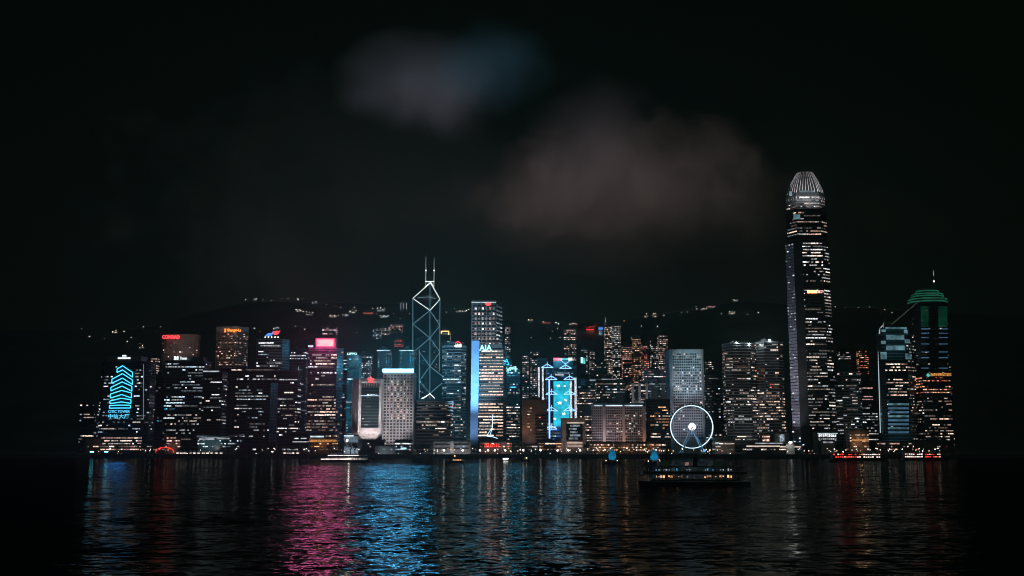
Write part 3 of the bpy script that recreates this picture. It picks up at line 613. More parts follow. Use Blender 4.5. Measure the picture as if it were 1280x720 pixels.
# --- tower of round windows
D = 1440; b = T('office_tower', 'pale blue washed tower with a regular grid of round windows behind the ferris wheel', 'office tower', 838, 881, 438, D, dep=44, fl=3.0, ledge=0, wall='pale_stone', band='pale_stone', roof=False, chamfer=3)
cols, rows = 13, 32; q0, d0, n0, L0 = b.faces[1 if len(b.faces) > 2 else 0]; m = MB(); lit = {0: [], 1: []}
zt, zb_ = b.z(441), b.z(549)
for r in range(rows):
    for c_ in range(cols):
        u = L0 * (c_ + .75) / (cols + .5); z = zt + (zb_ - zt) * (r + .5) / rows; pt = q0 + d0 * u
        py = 441 + 108 * r / rows
        on = (r in (0, 1) and b.r.random() < .75) or (462 < py < 490 and b.r.random() < .42 and c_ not in (5,)) or b.r.random() < .07
        ring = [(pt.x + 1.0 * math.cos(t) * 1.25, -.15, z + 1.25 * math.sin(t)) for t in [2 * math.pi * i / 8 for i in range(8)]]
        if on: lit[0].append((pt.x, z))
        m.poly(ring, 'dark_glass'); 
tag(m.build('window', b.root), kind='stuff')
lit[0] = b.r.sample(lit[0], min(100, len(lit[0])))
for x, z in lit[0]:
    mt = b.r.choice(wmb('white', 'neut', 'cool'))
    if ('disc', mt) not in _UB:
        mm = MB(); mm.v = [(1.05 * math.cos(2 * math.pi * i / 8), 0, 1.05 * math.sin(2 * math.pi * i / 8)) for i in range(8)] + [(1.05 * math.cos(2 * math.pi * i / 8), .2, 1.05 * math.sin(2 * math.pi * i / 8)) for i in range(8)]
        k = mm.slot(mt); mm.f = [tuple(reversed(range(8)))[::-1][::-1], tuple(range(8, 16))] + [(i, (i + 1) % 8, 8 + (i + 1) % 8, 8 + i) for i in range(8)]; mm.m = [k] * 10; _UB[('disc', mt)] = mm.mesh('window')
    ob = bpy.data.objects.new('window', _UB[('disc', mt)]); COL.objects.link(ob); ob.parent = b.root; ob.location = (x, -.4, z)
b.flood(858, 505, 862, 470, (.55, .8, 1), 130000, 60, 60); b.flood(846, 562, 850, 520, (.85, .84, 1), 60000, 60, 60); b.flood(868, 562, 868, 510, (.9, .86, 1), 90000, 60, 60); b.flood(862, 470, 864, 446, (.4, .85, .95), 60000, 50, 60)
b = T('office_tower', 'grey concrete tower with a lit stair core behind the round window tower', 'office tower', 882, 909, 467, 1600, dep=24, fl=3.8, ledge=.3, wall='grey_stone', band='black_stone'); b.windows(wm('neut', 'cool'), .22, 1).done(); 
# --- rounded twin towers with roof floodlights
for x0, x1, yt, lb, fl2 in ((909, 947, 430, 'rounded twin tower with two blazing roof floodlights right of the ferris wheel', ((921.5, 428.4), (937, 430.2))), (949, 983, 428, 'rounded twin tower with a single roof beacon left of the tallest skyscraper', ((962.3, 425),))):
    b = T('office_tower', lb, 'office tower', x0, x1, yt, 1460, dep=36, fl=3.9, ledge=.35, lh=1.0, chamfer=9, wall='dark_glass', band='grey_stone', roof=True)
    for px, py in fl2:
        m = MB(); c = b.P(px, py, -.3); m.tube((c.x, 3, b.H + 1.4), (c.x, 3, c.z), .3, 'steel', 5); m.ball((c.x, 3, c.z), 1.3, 'lamp_floods', 8, 6); m.build('roof_floodlight', b.root); bulb((b.xc + c.x, 1459, c.z + 4), (.75, .92, 1), 9000, 1)
    if x0 < 940:
        b.windows(wm('neut', 'warm'), .6, 4, yr=(441, 468)).windows(wm('neut', 'white'), .3, 4, yr=(468, 510)).windows(wm('white', 'neut'), .5, 5, yr=(500, 552)).done(); b.flood(920, 566, 922, 520, (.85, .85, .9), 60000, 60, 70); b.flood(924, 440, 926, 470, (1, .7, .6), 12000, 100, 60)
    else:
        b.windows(wmb('warm', 'neut'), .45, 3, yr=(431, 452), ur=(.3, 1)).windows(wmb('amber', 'red', 'warm'), .5, 4, yr=(462, 492), ur=(.25, 1)).windows(wm('warm', 'neut'), .35, 3, yr=(492, 552)).windows(wm('cool'), .5, 1, faces=[0, 1], ur=(0, .25)).done(); b.flood(955, 566, 956, 520, (.8, .85, .9), 24000, 60, 70)

# --- the tallest skyscraper
D = 1400
b = T('skyscraper', 'tallest skyscraper with stepped shaft, violet lit left face and clawed crown', 'skyscraper', 988, 1042, 300, D, fl=4.2, ledge=.35, lh=1.0, wall='dark_glass', band='black_stone', roof=False,
      poly=[(986.5, 20), (1001, 0), (1033, 0), (1041, 10), (1041, 50), (986.5, 50)])
b.roof.name = 'shoulder_ledge'
cxm = sum(p[0] for p in b.poly) / 6; cym = sum(p[1] for p in b.poly) / 6
scl = lambda k: [(cxm + (x - cxm) * k, cym + (y - cym) * k) for x, y in b.poly]
zz = lambda py: zat(py, D) - 4
m = MB()
for k, y0, y1 in ((.955, 300, 262), (.90, 262, 240)):
    z0, z1 = zz(y0) + 1.45, zz(y1); m.prism(scl(k), z0, z1, 'dark_glass'); z = z0
    while z < z1 - 2: m.prism(offset(scl(k), .35), z, z + 1.0, 'black_stone'); z += 4.2
m.build('upper_shaft', b.root)
m = MB(); rings = []
for k, py in ((.82, 240), (.72, 233), (.58, 226), (.42, 220.5), (.25, 218)): rings.append([(x, y, zz(py) + 1.5) for x, y in scl(k)])
m.loft(rings, 'dark_glass'); m.build('crown_dome', b.root)
pl = scl(1.0); per = []
for i in range(6):
    p, q_ = Vector(pl[i]), Vector(pl[(i + 1) % 6]); n = max(2, int((q_ - p).length / 4.6)); per += [p.lerp(q_, k / n) for k in range(n)]
for p in per:
    m = MB(); c = Vector((cxm, cym)); d = p - c; pts = [(*(c + d * k), zz(py) + 1.5) for k, py in ((.90, 249), (.87, 242), (.78, 234), (.66, 226.5), (.52, 219.5), (.37, 212.8))]; m.path(pts, .32, 'white_panel', 4); m.build('crown_fin', b.root)
b.H_save = b.H
for yr, p, run, pal in (((243, 252), .25, 3, wmb('white', 'neut')), ((252, 262), .2, 3, wm('white'))):
    pass
def upper(k, y0, y1, p, run, pal):
    s2 = scl(k); save = b.faces, b.H; b.H = zz(y0)
    b.faces = []
    for i in range(6):
        pa, pb = Vector(s2[i]), Vector(s2[(i + 1) % 6]); dd = (pb - pa); L = dd.length; dd /= L; nr = Vector((dd.y, -dd.x)); mid = (pa + pb) / 2 + Vector((b.xc, D))
        if nr.dot(-mid.normalized()) > .05: b.faces.append((pa, dd, nr, L))
    b.windows(pal, p, run, yr=(y0, y1)); b.faces, b.H = save
upper(.90, 243, 261, .5, 3, wm('white', 'neut')); upper(.955, 263, 298, .5, 4, wm('white', 'neut', 'warm'))
b.windows(wmb('white', 'neut'), .5, 4, yr=(301, 356), faces=[1, 2]).windows(wmb('neut', 'white'), 2.6, 8, yr=(365, 391), faces=[1], ur=(.0, .98), floorvar=.2, wf=.9).windows(wmb('neut', 'white'), 1.6, 4, yr=(365, 391), faces=[2], floorvar=.2).windows(wm('neut', 'white'), .55, 5, yr=(391, 450), faces=[1, 2]).windows(wmb('neut', 'white'), .75, 5, yr=(450, 478), faces=[1, 2]).windows(wm('neut', 'white'), .5, 4, yr=(478, 540), faces=[1, 2]).windows(wm('cool', 'white'), .25, 1, faces=[0], out=.9)
b.done()
for k in range(5): b.bar('lettering', 1009.4 + k * 4.1, 363, 1012.8 + k * 4.1, 366.4, 'lamp_orange' if k < 3 else 'win_pink_2', -.9)
b.bar('violet_face', 1001.2, 300, 1002.4, 555, 'black_stone', -.5, .2)
m = MB(); p0, p1 = Vector(b.poly[0]), Vector(b.poly[1]); dd = (p1 - p0).normalized(); nr = Vector((dd.y, -dd.x)) * .55
for k in range(66): 
    z0 = k * 4.2; m.prism([tuple(p0 + nr + dd * .4), tuple(p1 + nr - dd * 3), tuple(p1 + nr * .7 - dd * 3), tuple(p0 + nr * .7 + dd * .4)], z0 + .3, z0 + 3.7, 'violet_panel')
m.build('side_cladding', b.root)
spot(at(978, 556, 1370), at(990, 500, 1410), (.92, .9, 1), 110000, 60, .8, 1); spot(at(972, 556, 1340), at(986, 430, 1410), (.92, .9, 1), 260000, 50, .8, 1); spot(at(994, 250, 1376), at(1002, 226, 1420), (1, .9, .92), 100000, 110, .8, 1); spot(at(1022, 250, 1376), at(1016, 226, 1420), (.98, .94, .97), 80000, 110, .8, 1)
m = MB(); a0, a1 = b.P(1003, 240, 1), b.P(1019, 236, 1)
for px0, py0, px1, py1, mt in ((999, 238, 1018, 240.4, 'crown_cyan'), (986.5, 239, 990, 245, 'crown_cyan'), (992, 268, 1000, 274, 'crown_cyan'), (1003, 300, 1026, 302, 'crown_cyan')): b.bar('crown_light', px0, py0, px1, py1, mt, 3 if py0 < 250 else .5)
# podium with the white window frames
b = T('podium_building', 'low podium with two rows of bright white framed windows under the tallest skyscraper', 'building', 1022, 1047, 541, 1340, dep=20, ledge=0, wall='black_stone', roof=False)
for k in range(9): b.bar('window', 1023.4 + k * 2.5, 543, 1025.2 + k * 2.5, 546, 'win_white_2'); b.bar('window', 1023.4 + k * 2.5, 548, 1025.2 + k * 2.5, 551, 'win_white_1')
b.bar('eave_light', 1022, 541.4, 1047, 542.2, 'eave_cool'); 

b = T('office_tower', 'grey rounded tower with pale banded right flank right of the tallest skyscraper', 'office tower', 1046, 1080, 466, 1420, dep=32, fl=3.9, ledge=.7, lh=1.3, chamfer=8, wall='dark_glass', band='grey_stone', roof=False)
b.windows(wm('neut', 'white'), .34, 4, yr=(467, 545)).done(); b.flood(1073, 562, 1072, 510, (.9, .9, .95), 16000, 70, 60)
T('apartment_tower', 'far apartment tower with a fan of white windows above the grey rounded tower', 'apartment tower', 1052, 1066, 438, 1800, dep=14, fl=3.4, zb=20, ledge=.2).windows(wmb('neut', 'white'), .55, 1, 2.4, yr=(438, 452)).done()
T('apartment_tower', 'far apartment tower with reddish window columns left of the cyan crowned tower', 'apartment tower', 1076, 1088, 438, 1820, dep=14, fl=3.4, zb=20, ledge=.2).windows(wmb('amber', 'warm', 'red'), .6, 1, 2.4, yr=(440, 470)).done()
T('office_tower', 'dark slab with stacked pinkish window strips left of the cyan crowned tower', 'office tower', 1078, 1097, 478, 1480, dep=20, fl=3.9).windows(wmb('pink', 'neut'), .5, 3, yr=(480, 512), ur=(0, .8)).windows(wm('white'), .35, 2, yr=(512, 552)).done()
# --- cyan crowned tower at the right
D = 1390; b = T('office_tower', 'dark tower with a cyan lit crown, white left edge line and glowing lower front', 'office tower', 1099, 1145, 418, D, dep=34, fl=4.0, ledge=.35, lh=1.1, wall='dark_glass', band='teal_glass', roof=False, poly=[(1099, 12), (1108, 0), (1136, 0), (1145, 12), (1145, 34), (1099, 34)])
m = MB(); m.prism(scl_ := [(p[0] * .84, 4 + p[1] * .8) for p in b.poly], b.H + 1.45, zat(409, D) - 4, 'teal_glass'); m.build('roof_crown', b.root)
for px0, py0, px1, py1 in ((1107, 409, 1133, 411), (1108, 418.6, 1130, 424.6), (1108, 432, 1131, 437.6), (1102, 412, 1107, 415), (1130, 412, 1134, 418), (1101.5, 426, 1107, 430), (1131, 424, 1137, 429), (1101, 440, 1108, 449), (1132, 442, 1139, 449)): b.bar('crown_light', px0, py0, px1, py1, 'crown_cyan', 1.5 if py0 < 418 else -.6)
for y0 in range(8): b.bar('lit_band', 1110, 504 + y0 * 5.0, 1136, 506.6 + y0 * 5.0, 'blue_bar' if y0 % 3 else 'crown_cyan', -.6)
m = MB(); m.path([b.P(1098, 452, 11), b.P(1097.6, 425, 11), b.P(1100, 411, 11), b.P(1103, 407, 8)], .5, 'edge_mast', 5); m.path([b.P(1098, 452, 11), b.P(1100.5, 541, 11)], .5, 'edge_mast', 5); m.build('edge_light', b.root)
b.windows(wmb('warm', 'neut'), .45, 3, yr=(452, 500), faces=[1, 2]).windows(wm('cyan', 'cool'), .4, 1, yr=(500, 545), faces=[0, 1], ur=(0, .4)).windows(wm('neut'), .3, 1, faces=[2]).done()
b.flood(1120, 570, 1120, 525, (.3, .7, .9), 40000, 80, 50); b.flood(1120, 445, 1120, 420, (.35, .75, .95), 26000, 90, 40); crown_tip = at(1114.5, 405.6, D + 8); m = MB(); c = b.P(1104, 408, 8); m.tube((c.x, 8, b.H), (c.x + .6, 8, c.z + 5), .35, 'edge_mast', 5, .1); m.tube((b.P(1114.5, 406, 8).x, 8, b.H), b.P(1114.5, 405.6, 8), .25, 'steel', 5); m.build('roof_spike', b.root)
b = T('glass_pavilion', 'small tilted blue glass box standing right of the cyan crowned tower', 'pavilion', 1142, 1155, 502, 1440, dep=16, ledge=0, wall='teal_glass', roof=False, yb=515, zb=QUAY); b.bar('glass_front', 1142.5, 503, 1154.5, 513.5, 'crown_cyan', -.5); b.windows(wm('neut'), .12, 1, yr=(516, 552)).done()
# --- stepped green tower at the right edge
D = 1520; b = T('skyscraper', 'dark tower with green lit stepped roof and spire at the right end of the skyline', 'skyscraper', 1150, 1194, 378, D, dep=44, fl=4.2, ledge=.3, chamfer=12, wall='dark_glass', band='black_stone', roof=False)
m = MB(); 
for k, (s_, s2, y0, y1) in enumerate(((1.04, .98, 377.4, 374.4), (1.0, .84, 374, 370.6), (.84, .8, 370.2, 367.8), (.8, .62, 367.4, 364), (.6, .5, 363.6, 359.6))):
    p0 = [(x * s_, 22 + (y - 22) * s_) for x, y in b.poly]; p1 = [(x * s2, 22 + (y - 22) * s2) for x, y in b.poly]; za = zat(y0, D) - 4 + 1.5
    m.prism(p0, za, zat(y1, D) - 4 + 1.5, 'green_glass', p1); m.prism(offset(p0, .3), za, za + 1.1, 'green_line')
m.build('stepped_roof', b.root)
m = MB(); c = b.P(1168.6, 360, 20); c2 = b.P(1168.6, 337.5, 20); m.tube((c.x, 22, c.z - 2), (c.x, 22, c2.z - 8), 1.0, 'steel', 6, .5); m.tube((c.x, 22, c2.z - 8), (c.x, 22, c2.z), .35, 'edge_mast', 5, .1); m.ball((c.x, 22, c.z + 10), 1.2, 'lamp_small', 6, 4); m.build('spire', b.root)
for px0, px1 in ((1151, 1160.6), (1173, 1184)):
    for k in range(9): b.bar('green_panel', px0, 383 + k * 2.9, px1, 385.4 + k * 2.9, 'green_lit', -.8)
    for py in (410.6, 416, 421.4, 429.4, 439.4, 446.6, 459.6): b.bar('blue_band', px0 + .6, py, px1 + .8, py + 1.1, 'blue_bar', -.8)
b.windows(wm('neut'), .05, 1).done()
m = MB(); m.tube(crown_tip, at(1148.6, 376.4, 1512), .14, 'beam_glow', 5); tag(m.build('beam'), 'thin pale cable of light from the cyan crowned roof up to the green stepped roof', 'beam')  # a beam of light, built as a solid glowing tube
b = T('office_tower', 'reddish lit tower with an orange roof band and a pale round emblem', 'office tower', 1155, 1190, 467, 1400, dep=26, fl=3.8, ledge=.3, roof=False)
b.bar('roof_band', 1163, 466.4, 1189, 470, 'deck_orange', -.8); m = MB(); c = b.P(1160.3, 469, -1); m.ball(c, 2.2, 'teal_blob', 10, 8); m.build('round_emblem', b.root)
b.windows(wmb('red', 'pink', 'amber'), .85, 1, 2.4, yr=(471, 497)).windows(wm('neut', 'warm'), .22, 2, yr=(500, 552)).done()

# ================================================================== mid-level apartment towers on the lower slope
for x0, x1, yt, yb, D, pal, p, lb in (
    (705, 721, 411, 452, 1900, ('pink', 'neut'), .62, 'tapering apartment tower with dense pinkish windows above the blue truss tower'),
    (727, 735, 436, 470, 1820, ('neut', 'white'), .5, 'slim apartment tower with a white window column beside the teal lit block'),
    (738, 744, 437, 470, 1860, ('neut',), .35, 'thin apartment tower with few windows right of the teal lit block'),
    (757, 765, 404, 470, 1980, ('warm', 'neut'), .62, 'tall thin apartment tower with a roof spire on the mid slope'),
    (766, 777, 406, 480, 1960, ('neut', 'white'), .45, 'tall apartment tower with white windows just right of the roof spire tower'),
    (779, 791, 432, 490, 1840, ('pink', 'red', 'warm'), .75, 'apartment tower glowing with red and pink window columns on the mid slope'),
    (791, 802, 421, 490, 1900, ('warm', 'amber'), .62, 'apartment tower with amber window columns right of the red glowing one'),
    (804, 812, 430, 480, 1900, ('red', 'warm'), .5, 'apartment tower with a reddish right edge beside the mauve crown'),
    (815, 823, 425, 478, 1860, ('neut', 'white'), .45, 'apartment tower with sparse pale windows above the mauve crown'),
    (824, 836, 419, 480, 1940, ('pink', 'neut'), .6, 'apartment tower with dense pale windows left of the round window tower'),
    (744, 760, 452, 500, 1760, ('neut',), .12, 'mostly unlit apartment block above the ribbed hotel roof'),
    (447, 463, 444, 490, 1760, ('cool', 'white'), .4, 'apartment tower with scattered cold windows right of the folded cyan tower'),
    (884, 893, 452, 500, 1700, ('neut', 'cool'), .22, 'dim apartment tower between the round window tower and the rounded twins'),
    ):
    b = T('apartment_tower', lb, 'apartment tower', x0, x1, yt, D, dep=14, fl=3.3, ledge=.22, lh=.9, zb=30, group='apartment towers on the mid slope', wall='black_stone', band='black_stone')
    b.windows(wmb(*pal), p * 1.2, 1, 2.5, wf=.7, hf=.42, yr=(yt + 1, yb)).done()
    if x0 == 757: m = MB(); m.tube((-4, 5, b.H), (-4, 5, b.H + 12), .4, 'edge_mast', 5, .1); m.build('roof_spire', b.root)
b = T('apartment_block', 'small block with a teal lit square on its front above the blue truss tower', 'apartment block', 725, 733, 444, 1750, dep=10, fl=3.4, ledge=.2, zb=30)
b.bar('lit_square', 726, 446.6, 728.6, 454, 'sign_ice'); b.bar('lit_square', 729, 447.6, 731.6, 454.6, 'teal_blob'); b.done()
b = T('domed_building', 'dark round ended building with a faint white roof edge below the teal lit block', 'building', 722, 770, 474, 1640, dep=26, oval=1, fl=4, ledge=.3, wall='teal_glass', band='black_stone', roof=False); b.bar('roof_edge_light', 737, 474.6, 750, 475.8, 'roof_lit', -1.2); b.bar('roof_edge_light', 752, 473.6, 770, 474.4, 'roof_lit', -.8); b.windows(wm('cool'), .05, 1).done()
# ================================================================== ground, hill, water
def land(name, mb): return tag(mb.build(name), kind='structure')
m = MB(); m.box(-1500, 1500, SHORE, 1775, -3, QUAY, 'paving'); land('promenade', m)
m = MB(); m.box(-1500, 1500, SHORE + 22, SHORE + 36, QUAY + .004, QUAY + .012, 'asphalt'); land('road', m)
m = MB()
for k in range(250): m.box(-1500 + k * 12, -1494 + k * 12, SHORE + 28.9, SHORE + 29.1, QUAY + .016, QUAY + .02, 'line_paint')
land('road_marking', m)
m = MB()
m.box(-1500, 1500, SHORE - 1.2, SHORE - .02, -3, QUAY - .8, 'quay_stone'); m.box(-1500, 1500, SHORE - 1.5, SHORE - .02, QUAY - .79, QUAY + .25, 'quay_stone')
for k in range(300): m.box(-1495 + k * 10, -1494.2 + k * 10, SHORE - 1.9, SHORE - 1.21, -2, QUAY - .81, 'quay_stone')
tag(m.build('seawall'), 'long dark stone seawall with fender piles along the far waterline', 'seawall')

RIDGE = [(-500, 416), (0, 412), (100, 409), (180, 408), (250, 388), (310, 374.5), (400, 376), (500, 378), (560, 385), (640, 398), (720, 403), (780, 398), (850, 386), (930, 373), (1000, 379), (1100, 383), (1180, 388), (1300, 396), (1800, 410)]
D0, D1 = 1780.0, 3000.0
def ridge_z(px):
    for (a, ya), (b_, yb) in zip(RIDGE, RIDGE[1:]):
        if px <= b_: return zat(ya + (yb - ya) * (px - a) / (b_ - a), D1)
    return zat(410, D1)
def hill_z(x, y):
    if y <= D0: return QUAY - .5
    px = CX + x / y * F * 1.0
    s = (y - D0) / (D1 - D0); r = ridge_z(px)
    nz = 9 * math.sin(x * .013 + y * .006) + 6 * math.sin(x * .031 - y * .017) + 4 * math.sin(x * .07 + y * .05)
    if s <= 1: return QUAY - .5 + (r - QUAY) * (.75 * s + .25 * s * s) + nz * s * (1 - s) * 3
    return QUAY + (r - QUAY) * max(0, 1 - (s - 1) * .6)
m = MB(); NX, NY = 150, 50; m.slot('hill_earth')
for j in range(NY + 1):
    y = D0 - 20 + (4400 - D0) * j / NY
    for i in range(NX + 1):
        x = (-.62 + 1.24 * i / NX) * y; m.v.append((x, y, hill_z(x, y)))
for j in range(NY):
    for i in range(NX):
        a = j * (NX + 1) + i; m.f.append((a, a + 1, a + NX + 2, a + NX + 1)); m.m.append(0)
o = land('hill', m)
for p in o.data.polygons: p.use_smooth = True
def on_hill(px, py):
    """point of the hillside that a photo pixel looks at"""
    D = D0 + 30
    while D < D1:
        w = at(px, py, D)
        if hill_z(w.x, w.y) >= w.z: return Vector((w.x, w.y, hill_z(w.x, w.y)))
        D += 12
    w = at(px, py, D1 - 5); return Vector((w.x, w.y, hill_z(w.x, w.y)))

hz_ = bpy.data.materials.new('haze'); hz_.use_nodes = True; nt = hz_.node_tree; nt.nodes.remove(nt.nodes['Principled BSDF']); pv = nt.nodes.new('ShaderNodeVolumePrincipled'); pv.inputs['Color'].default_value = (.75, .95, .85, 1); pv.inputs['Density'].default_value = HAZE; pv.inputs['Anisotropy'].default_value = .5
nt.links.new(pv.outputs[0], nt.nodes['Material Output'].inputs['Volume']); MATS['haze'] = hz_
# water
mw = bpy.data.materials.new('harbour_water'); mw.use_nodes = True; nt = mw.node_tree; bs = nt.nodes['Principled BSDF']
geo = nt.nodes.new('ShaderNodeNewGeometry')
def wave(scale, sx, sy, det, rough):
    """slopes of the water surface: two noise channels, centred on zero"""
    mp = nt.nodes.new('ShaderNodeMapping'); mp.inputs['Scale'].default_value = (sx, sy, 1); nt.links.new(geo.outputs['Position'], mp.inputs['Vector'])
    t = nt.nodes.new('ShaderNodeTexNoise'); t.inputs['Scale'].default_value = scale; t.inputs['Detail'].default_value = det; t.inputs['Roughness'].default_value = rough; nt.links.new(mp.outputs['Vector'], t.inputs['Vector'])
    s_ = nt.nodes.new('ShaderNodeVectorMath'); s_.operation = 'SUBTRACT'; s_.inputs[1].default_value = (.5, .5, .5); nt.links.new(t.outputs['Color'], s_.inputs[0]); return s_.outputs[0]
def madd(a, k, b_):
    n_ = nt.nodes.new('ShaderNodeVectorMath'); n_.operation = 'MULTIPLY_ADD'; nt.links.new(a, n_.inputs[0]); n_.inputs[1].default_value = k
    if isinstance(b_, tuple): n_.inputs[2].default_value = b_
    else: nt.links.new(b_, n_.inputs[2])
    return n_.outputs[0]
sl = madd(wave(.04, .6, 1, 2, .5), (WAVE[0], WAVE[0], 0), (0, 0, 1)); sl = madd(wave(.16, .5, .8, 3, .6), (WAVE[1], WAVE[1], 0), sl); sl = madd(wave(.7, .6, 1, 3, .6), (WAVE[2], WAVE[2], 0), sl)
sp_ = nt.nodes.new('ShaderNodeSeparateXYZ'); nt.links.new(geo.outputs['Position'], sp_.inputs[0])   # calmer water in the lee of the quay
lee = nt.nodes.new('ShaderNodeMapRange'); lee.inputs['From Min'].default_value = 650; lee.inputs['From Max'].default_value = 1000; lee.inputs['To Min'].default_value = 1; lee.inputs['To Max'].default_value = .38; nt.links.new(sp_.outputs['Y'], lee.inputs['Value'])
lv = nt.nodes.new('ShaderNodeCombineXYZ'); lv.inputs[2].default_value = 1; nt.links.new(lee.outputs[0], lv.inputs[0]); nt.links.new(lee.outputs[0], lv.inputs[1])
lm = nt.nodes.new('ShaderNodeVectorMath'); lm.operation = 'MULTIPLY'; nt.links.new(sl, lm.inputs[0]); nt.links.new(lv.outputs[0], lm.inputs[1]); sl = lm.outputs[0]
b3 = nt.nodes.new('ShaderNodeVectorMath'); b3.operation = 'NORMALIZE'; nt.links.new(sl, b3.inputs[0])
gl = nt.nodes.new('ShaderNodeBsdfGlossy'); gl.inputs['Color'].default_value = (.13, .15, .145, 1); gl.inputs['Roughness'].default_value = .05
df = nt.nodes.new('ShaderNodeBsdfDiffuse'); df.inputs['Color'].default_value = (.012, .02, .018, 1)
fr = nt.nodes.new('ShaderNodeFresnel'); fr.inputs['IOR'].default_value = 1.333; mxs = nt.nodes.new('ShaderNodeMixShader')
for n_ in (gl, df, fr): nt.links.new(b3.outputs[0], n_.inputs['Normal'])
nt.links.new(fr.outputs[0], mxs.inputs[0]); nt.links.new(df.outputs[0], mxs.inputs[1]); nt.links.new(gl.outputs[0], mxs.inputs[2]); nt.nodes.remove(bs)
nt.links.new(mxs.outputs[0], nt.nodes['Material Output'].inputs['Surface'])
MATS['harbour_water'] = mw
m = MB(); m.poly([(-2600, -300, SEA), (2600, -300, SEA), (2600, 4500, SEA), (-2600, 4500, SEA)], 'harbour_water'); land('water', m)

# ================================================================== labels by neighbour
MARKS = [(152, 'the neon outline tower'), (218, 'the curved red lettered hotel'), (270, 'the white roofed pavilion'), (288, 'the orange lettered hotel'), (340, 'the bird sign tower'), (372, 'the single light line tower'), (406, 'the pink screen tower'), (440, 'the folded cyan tower'), (461, 'the red star tower'), (498, 'the roof light strip tower'), (536, 'the faceted twin mast tower'), (567, 'the arched sign tower'), (592, 'the blue wedge'), (612, 'the striped orange tower'), (641, 'the cyan lettered tower'), (668, 'the brown banded block'), (702, 'the blue truss tower'), (718, 'the portal frame building'), (757, 'the mauve hotel left end'), (792, 'the mauve hotel right end'), (822, 'the yellowish window block'), (862, 'the ferris wheel'), (900, 'the grey stair core tower'), (928, 'the two floodlight twin tower'), (965, 'the beacon twin tower'), (1012, 'the tallest skyscraper'), (1062, 'the grey rounded tower'), (1090, 'the dark pinkish strip slab'), (1121, 'the cyan crowned tower'), (1148, 'the tilted blue glass box'), (1172, 'the green roofed tower')]
def near(px): return min(MARKS, key=lambda t: abs(t[0] - px))[1]

# ================================================================== lights and houses on the hillside
lampm = {}
def street_lamp_mesh(mt, h, r):
    k = (mt, h, r)
    if k not in lampm:
        m = MB(); m.tube((0, 0, 0), (0, 0, h), .12, 'steel', 5, .08); m.tube((0, 0, h), (0, -.7, h + .3), .07, 'steel', 4); m.box(-.35, .35, -1.3, -.5, h + .22, h + .34, 'steel'); p = m.mesh('lamp_post')
        g = MB(); g.ball((0, -.9, h), r, mt, 7, 5, .8); lampm[k] = (p, g.mesh('lamp_globe'))
    return lampm[k]
def street_lamp(loc, mt, h, r, label, group, parts=True):
    p, g = street_lamp_mesh(mt, h, r)
    root = empty('street_lamp', loc, label, 'street lamp', group)
    for nm, me in (('lamp_post', p), ('lamp_globe', g)):
        o = bpy.data.objects.new(nm, me); COL.objects.link(o); o.parent = root
    return root
hl = [(102, 414), (114, 421), (131, 426), (141, 417), (145, 416), (155, 418), (159, 430), (164, 425), (175, 434), (178, 434.5), (179, 412), (201, 411.5), (196, 418),
 (352, 375), (360, 377), (372, 372.5), (373, 378), (378, 377), (339, 379), (370, 390), (374, 390), (379, 393), (383, 394), (387, 394.4), (391, 395), (401, 396), (395, 380), (413, 397), (418, 397), (423, 398), (428, 397), (433, 396), (438, 393), (441, 391), (445, 392), (420, 386), (408, 384), (443, 388), (426, 389),
 (466, 389), (472, 388), (476, 389), (481, 389), (478, 391), (471, 397), (475, 399), (480, 398), (486, 398), (492, 396), (500, 402), (512, 396), (446, 419), (381, 415), (346, 412), (369, 411), (325, 418),
 (564, 390), (568, 389.4), (575, 391), (580, 390), (583, 391), (586, 390), (558, 393), (661, 402.6), (665, 403.4), (679, 406), (695, 406), (698, 408), (684, 413), (691, 419), (688, 426), (664, 425), (697, 414), (700, 426), (808, 396), (817, 395.4), (819, 395.6), (830, 398), (852, 395), (859, 394), (870, 387), (871, 390), (902, 395), (912, 393), (915, 392), (918, 393), (935, 397), (948, 395.4), (1044, 386.6), (1057, 387.6), (1073, 387.4), (1087, 387.6), (1106, 391), (1115, 394), (822, 411), (802, 411), (780, 405)]
for i, (px, py) in enumerate(hl):
    mt = RND.choice(['lamp_small', 'lamp_small', 'lamp_white', 'lamp_warm'])
    street_lamp(on_hill(px, py), mt, 6, RND.choice([.55, .7, .9]), 'road lamp on the dark hillside above %s' % near(px), 'road lamps on the hillside above %s' % near(px))
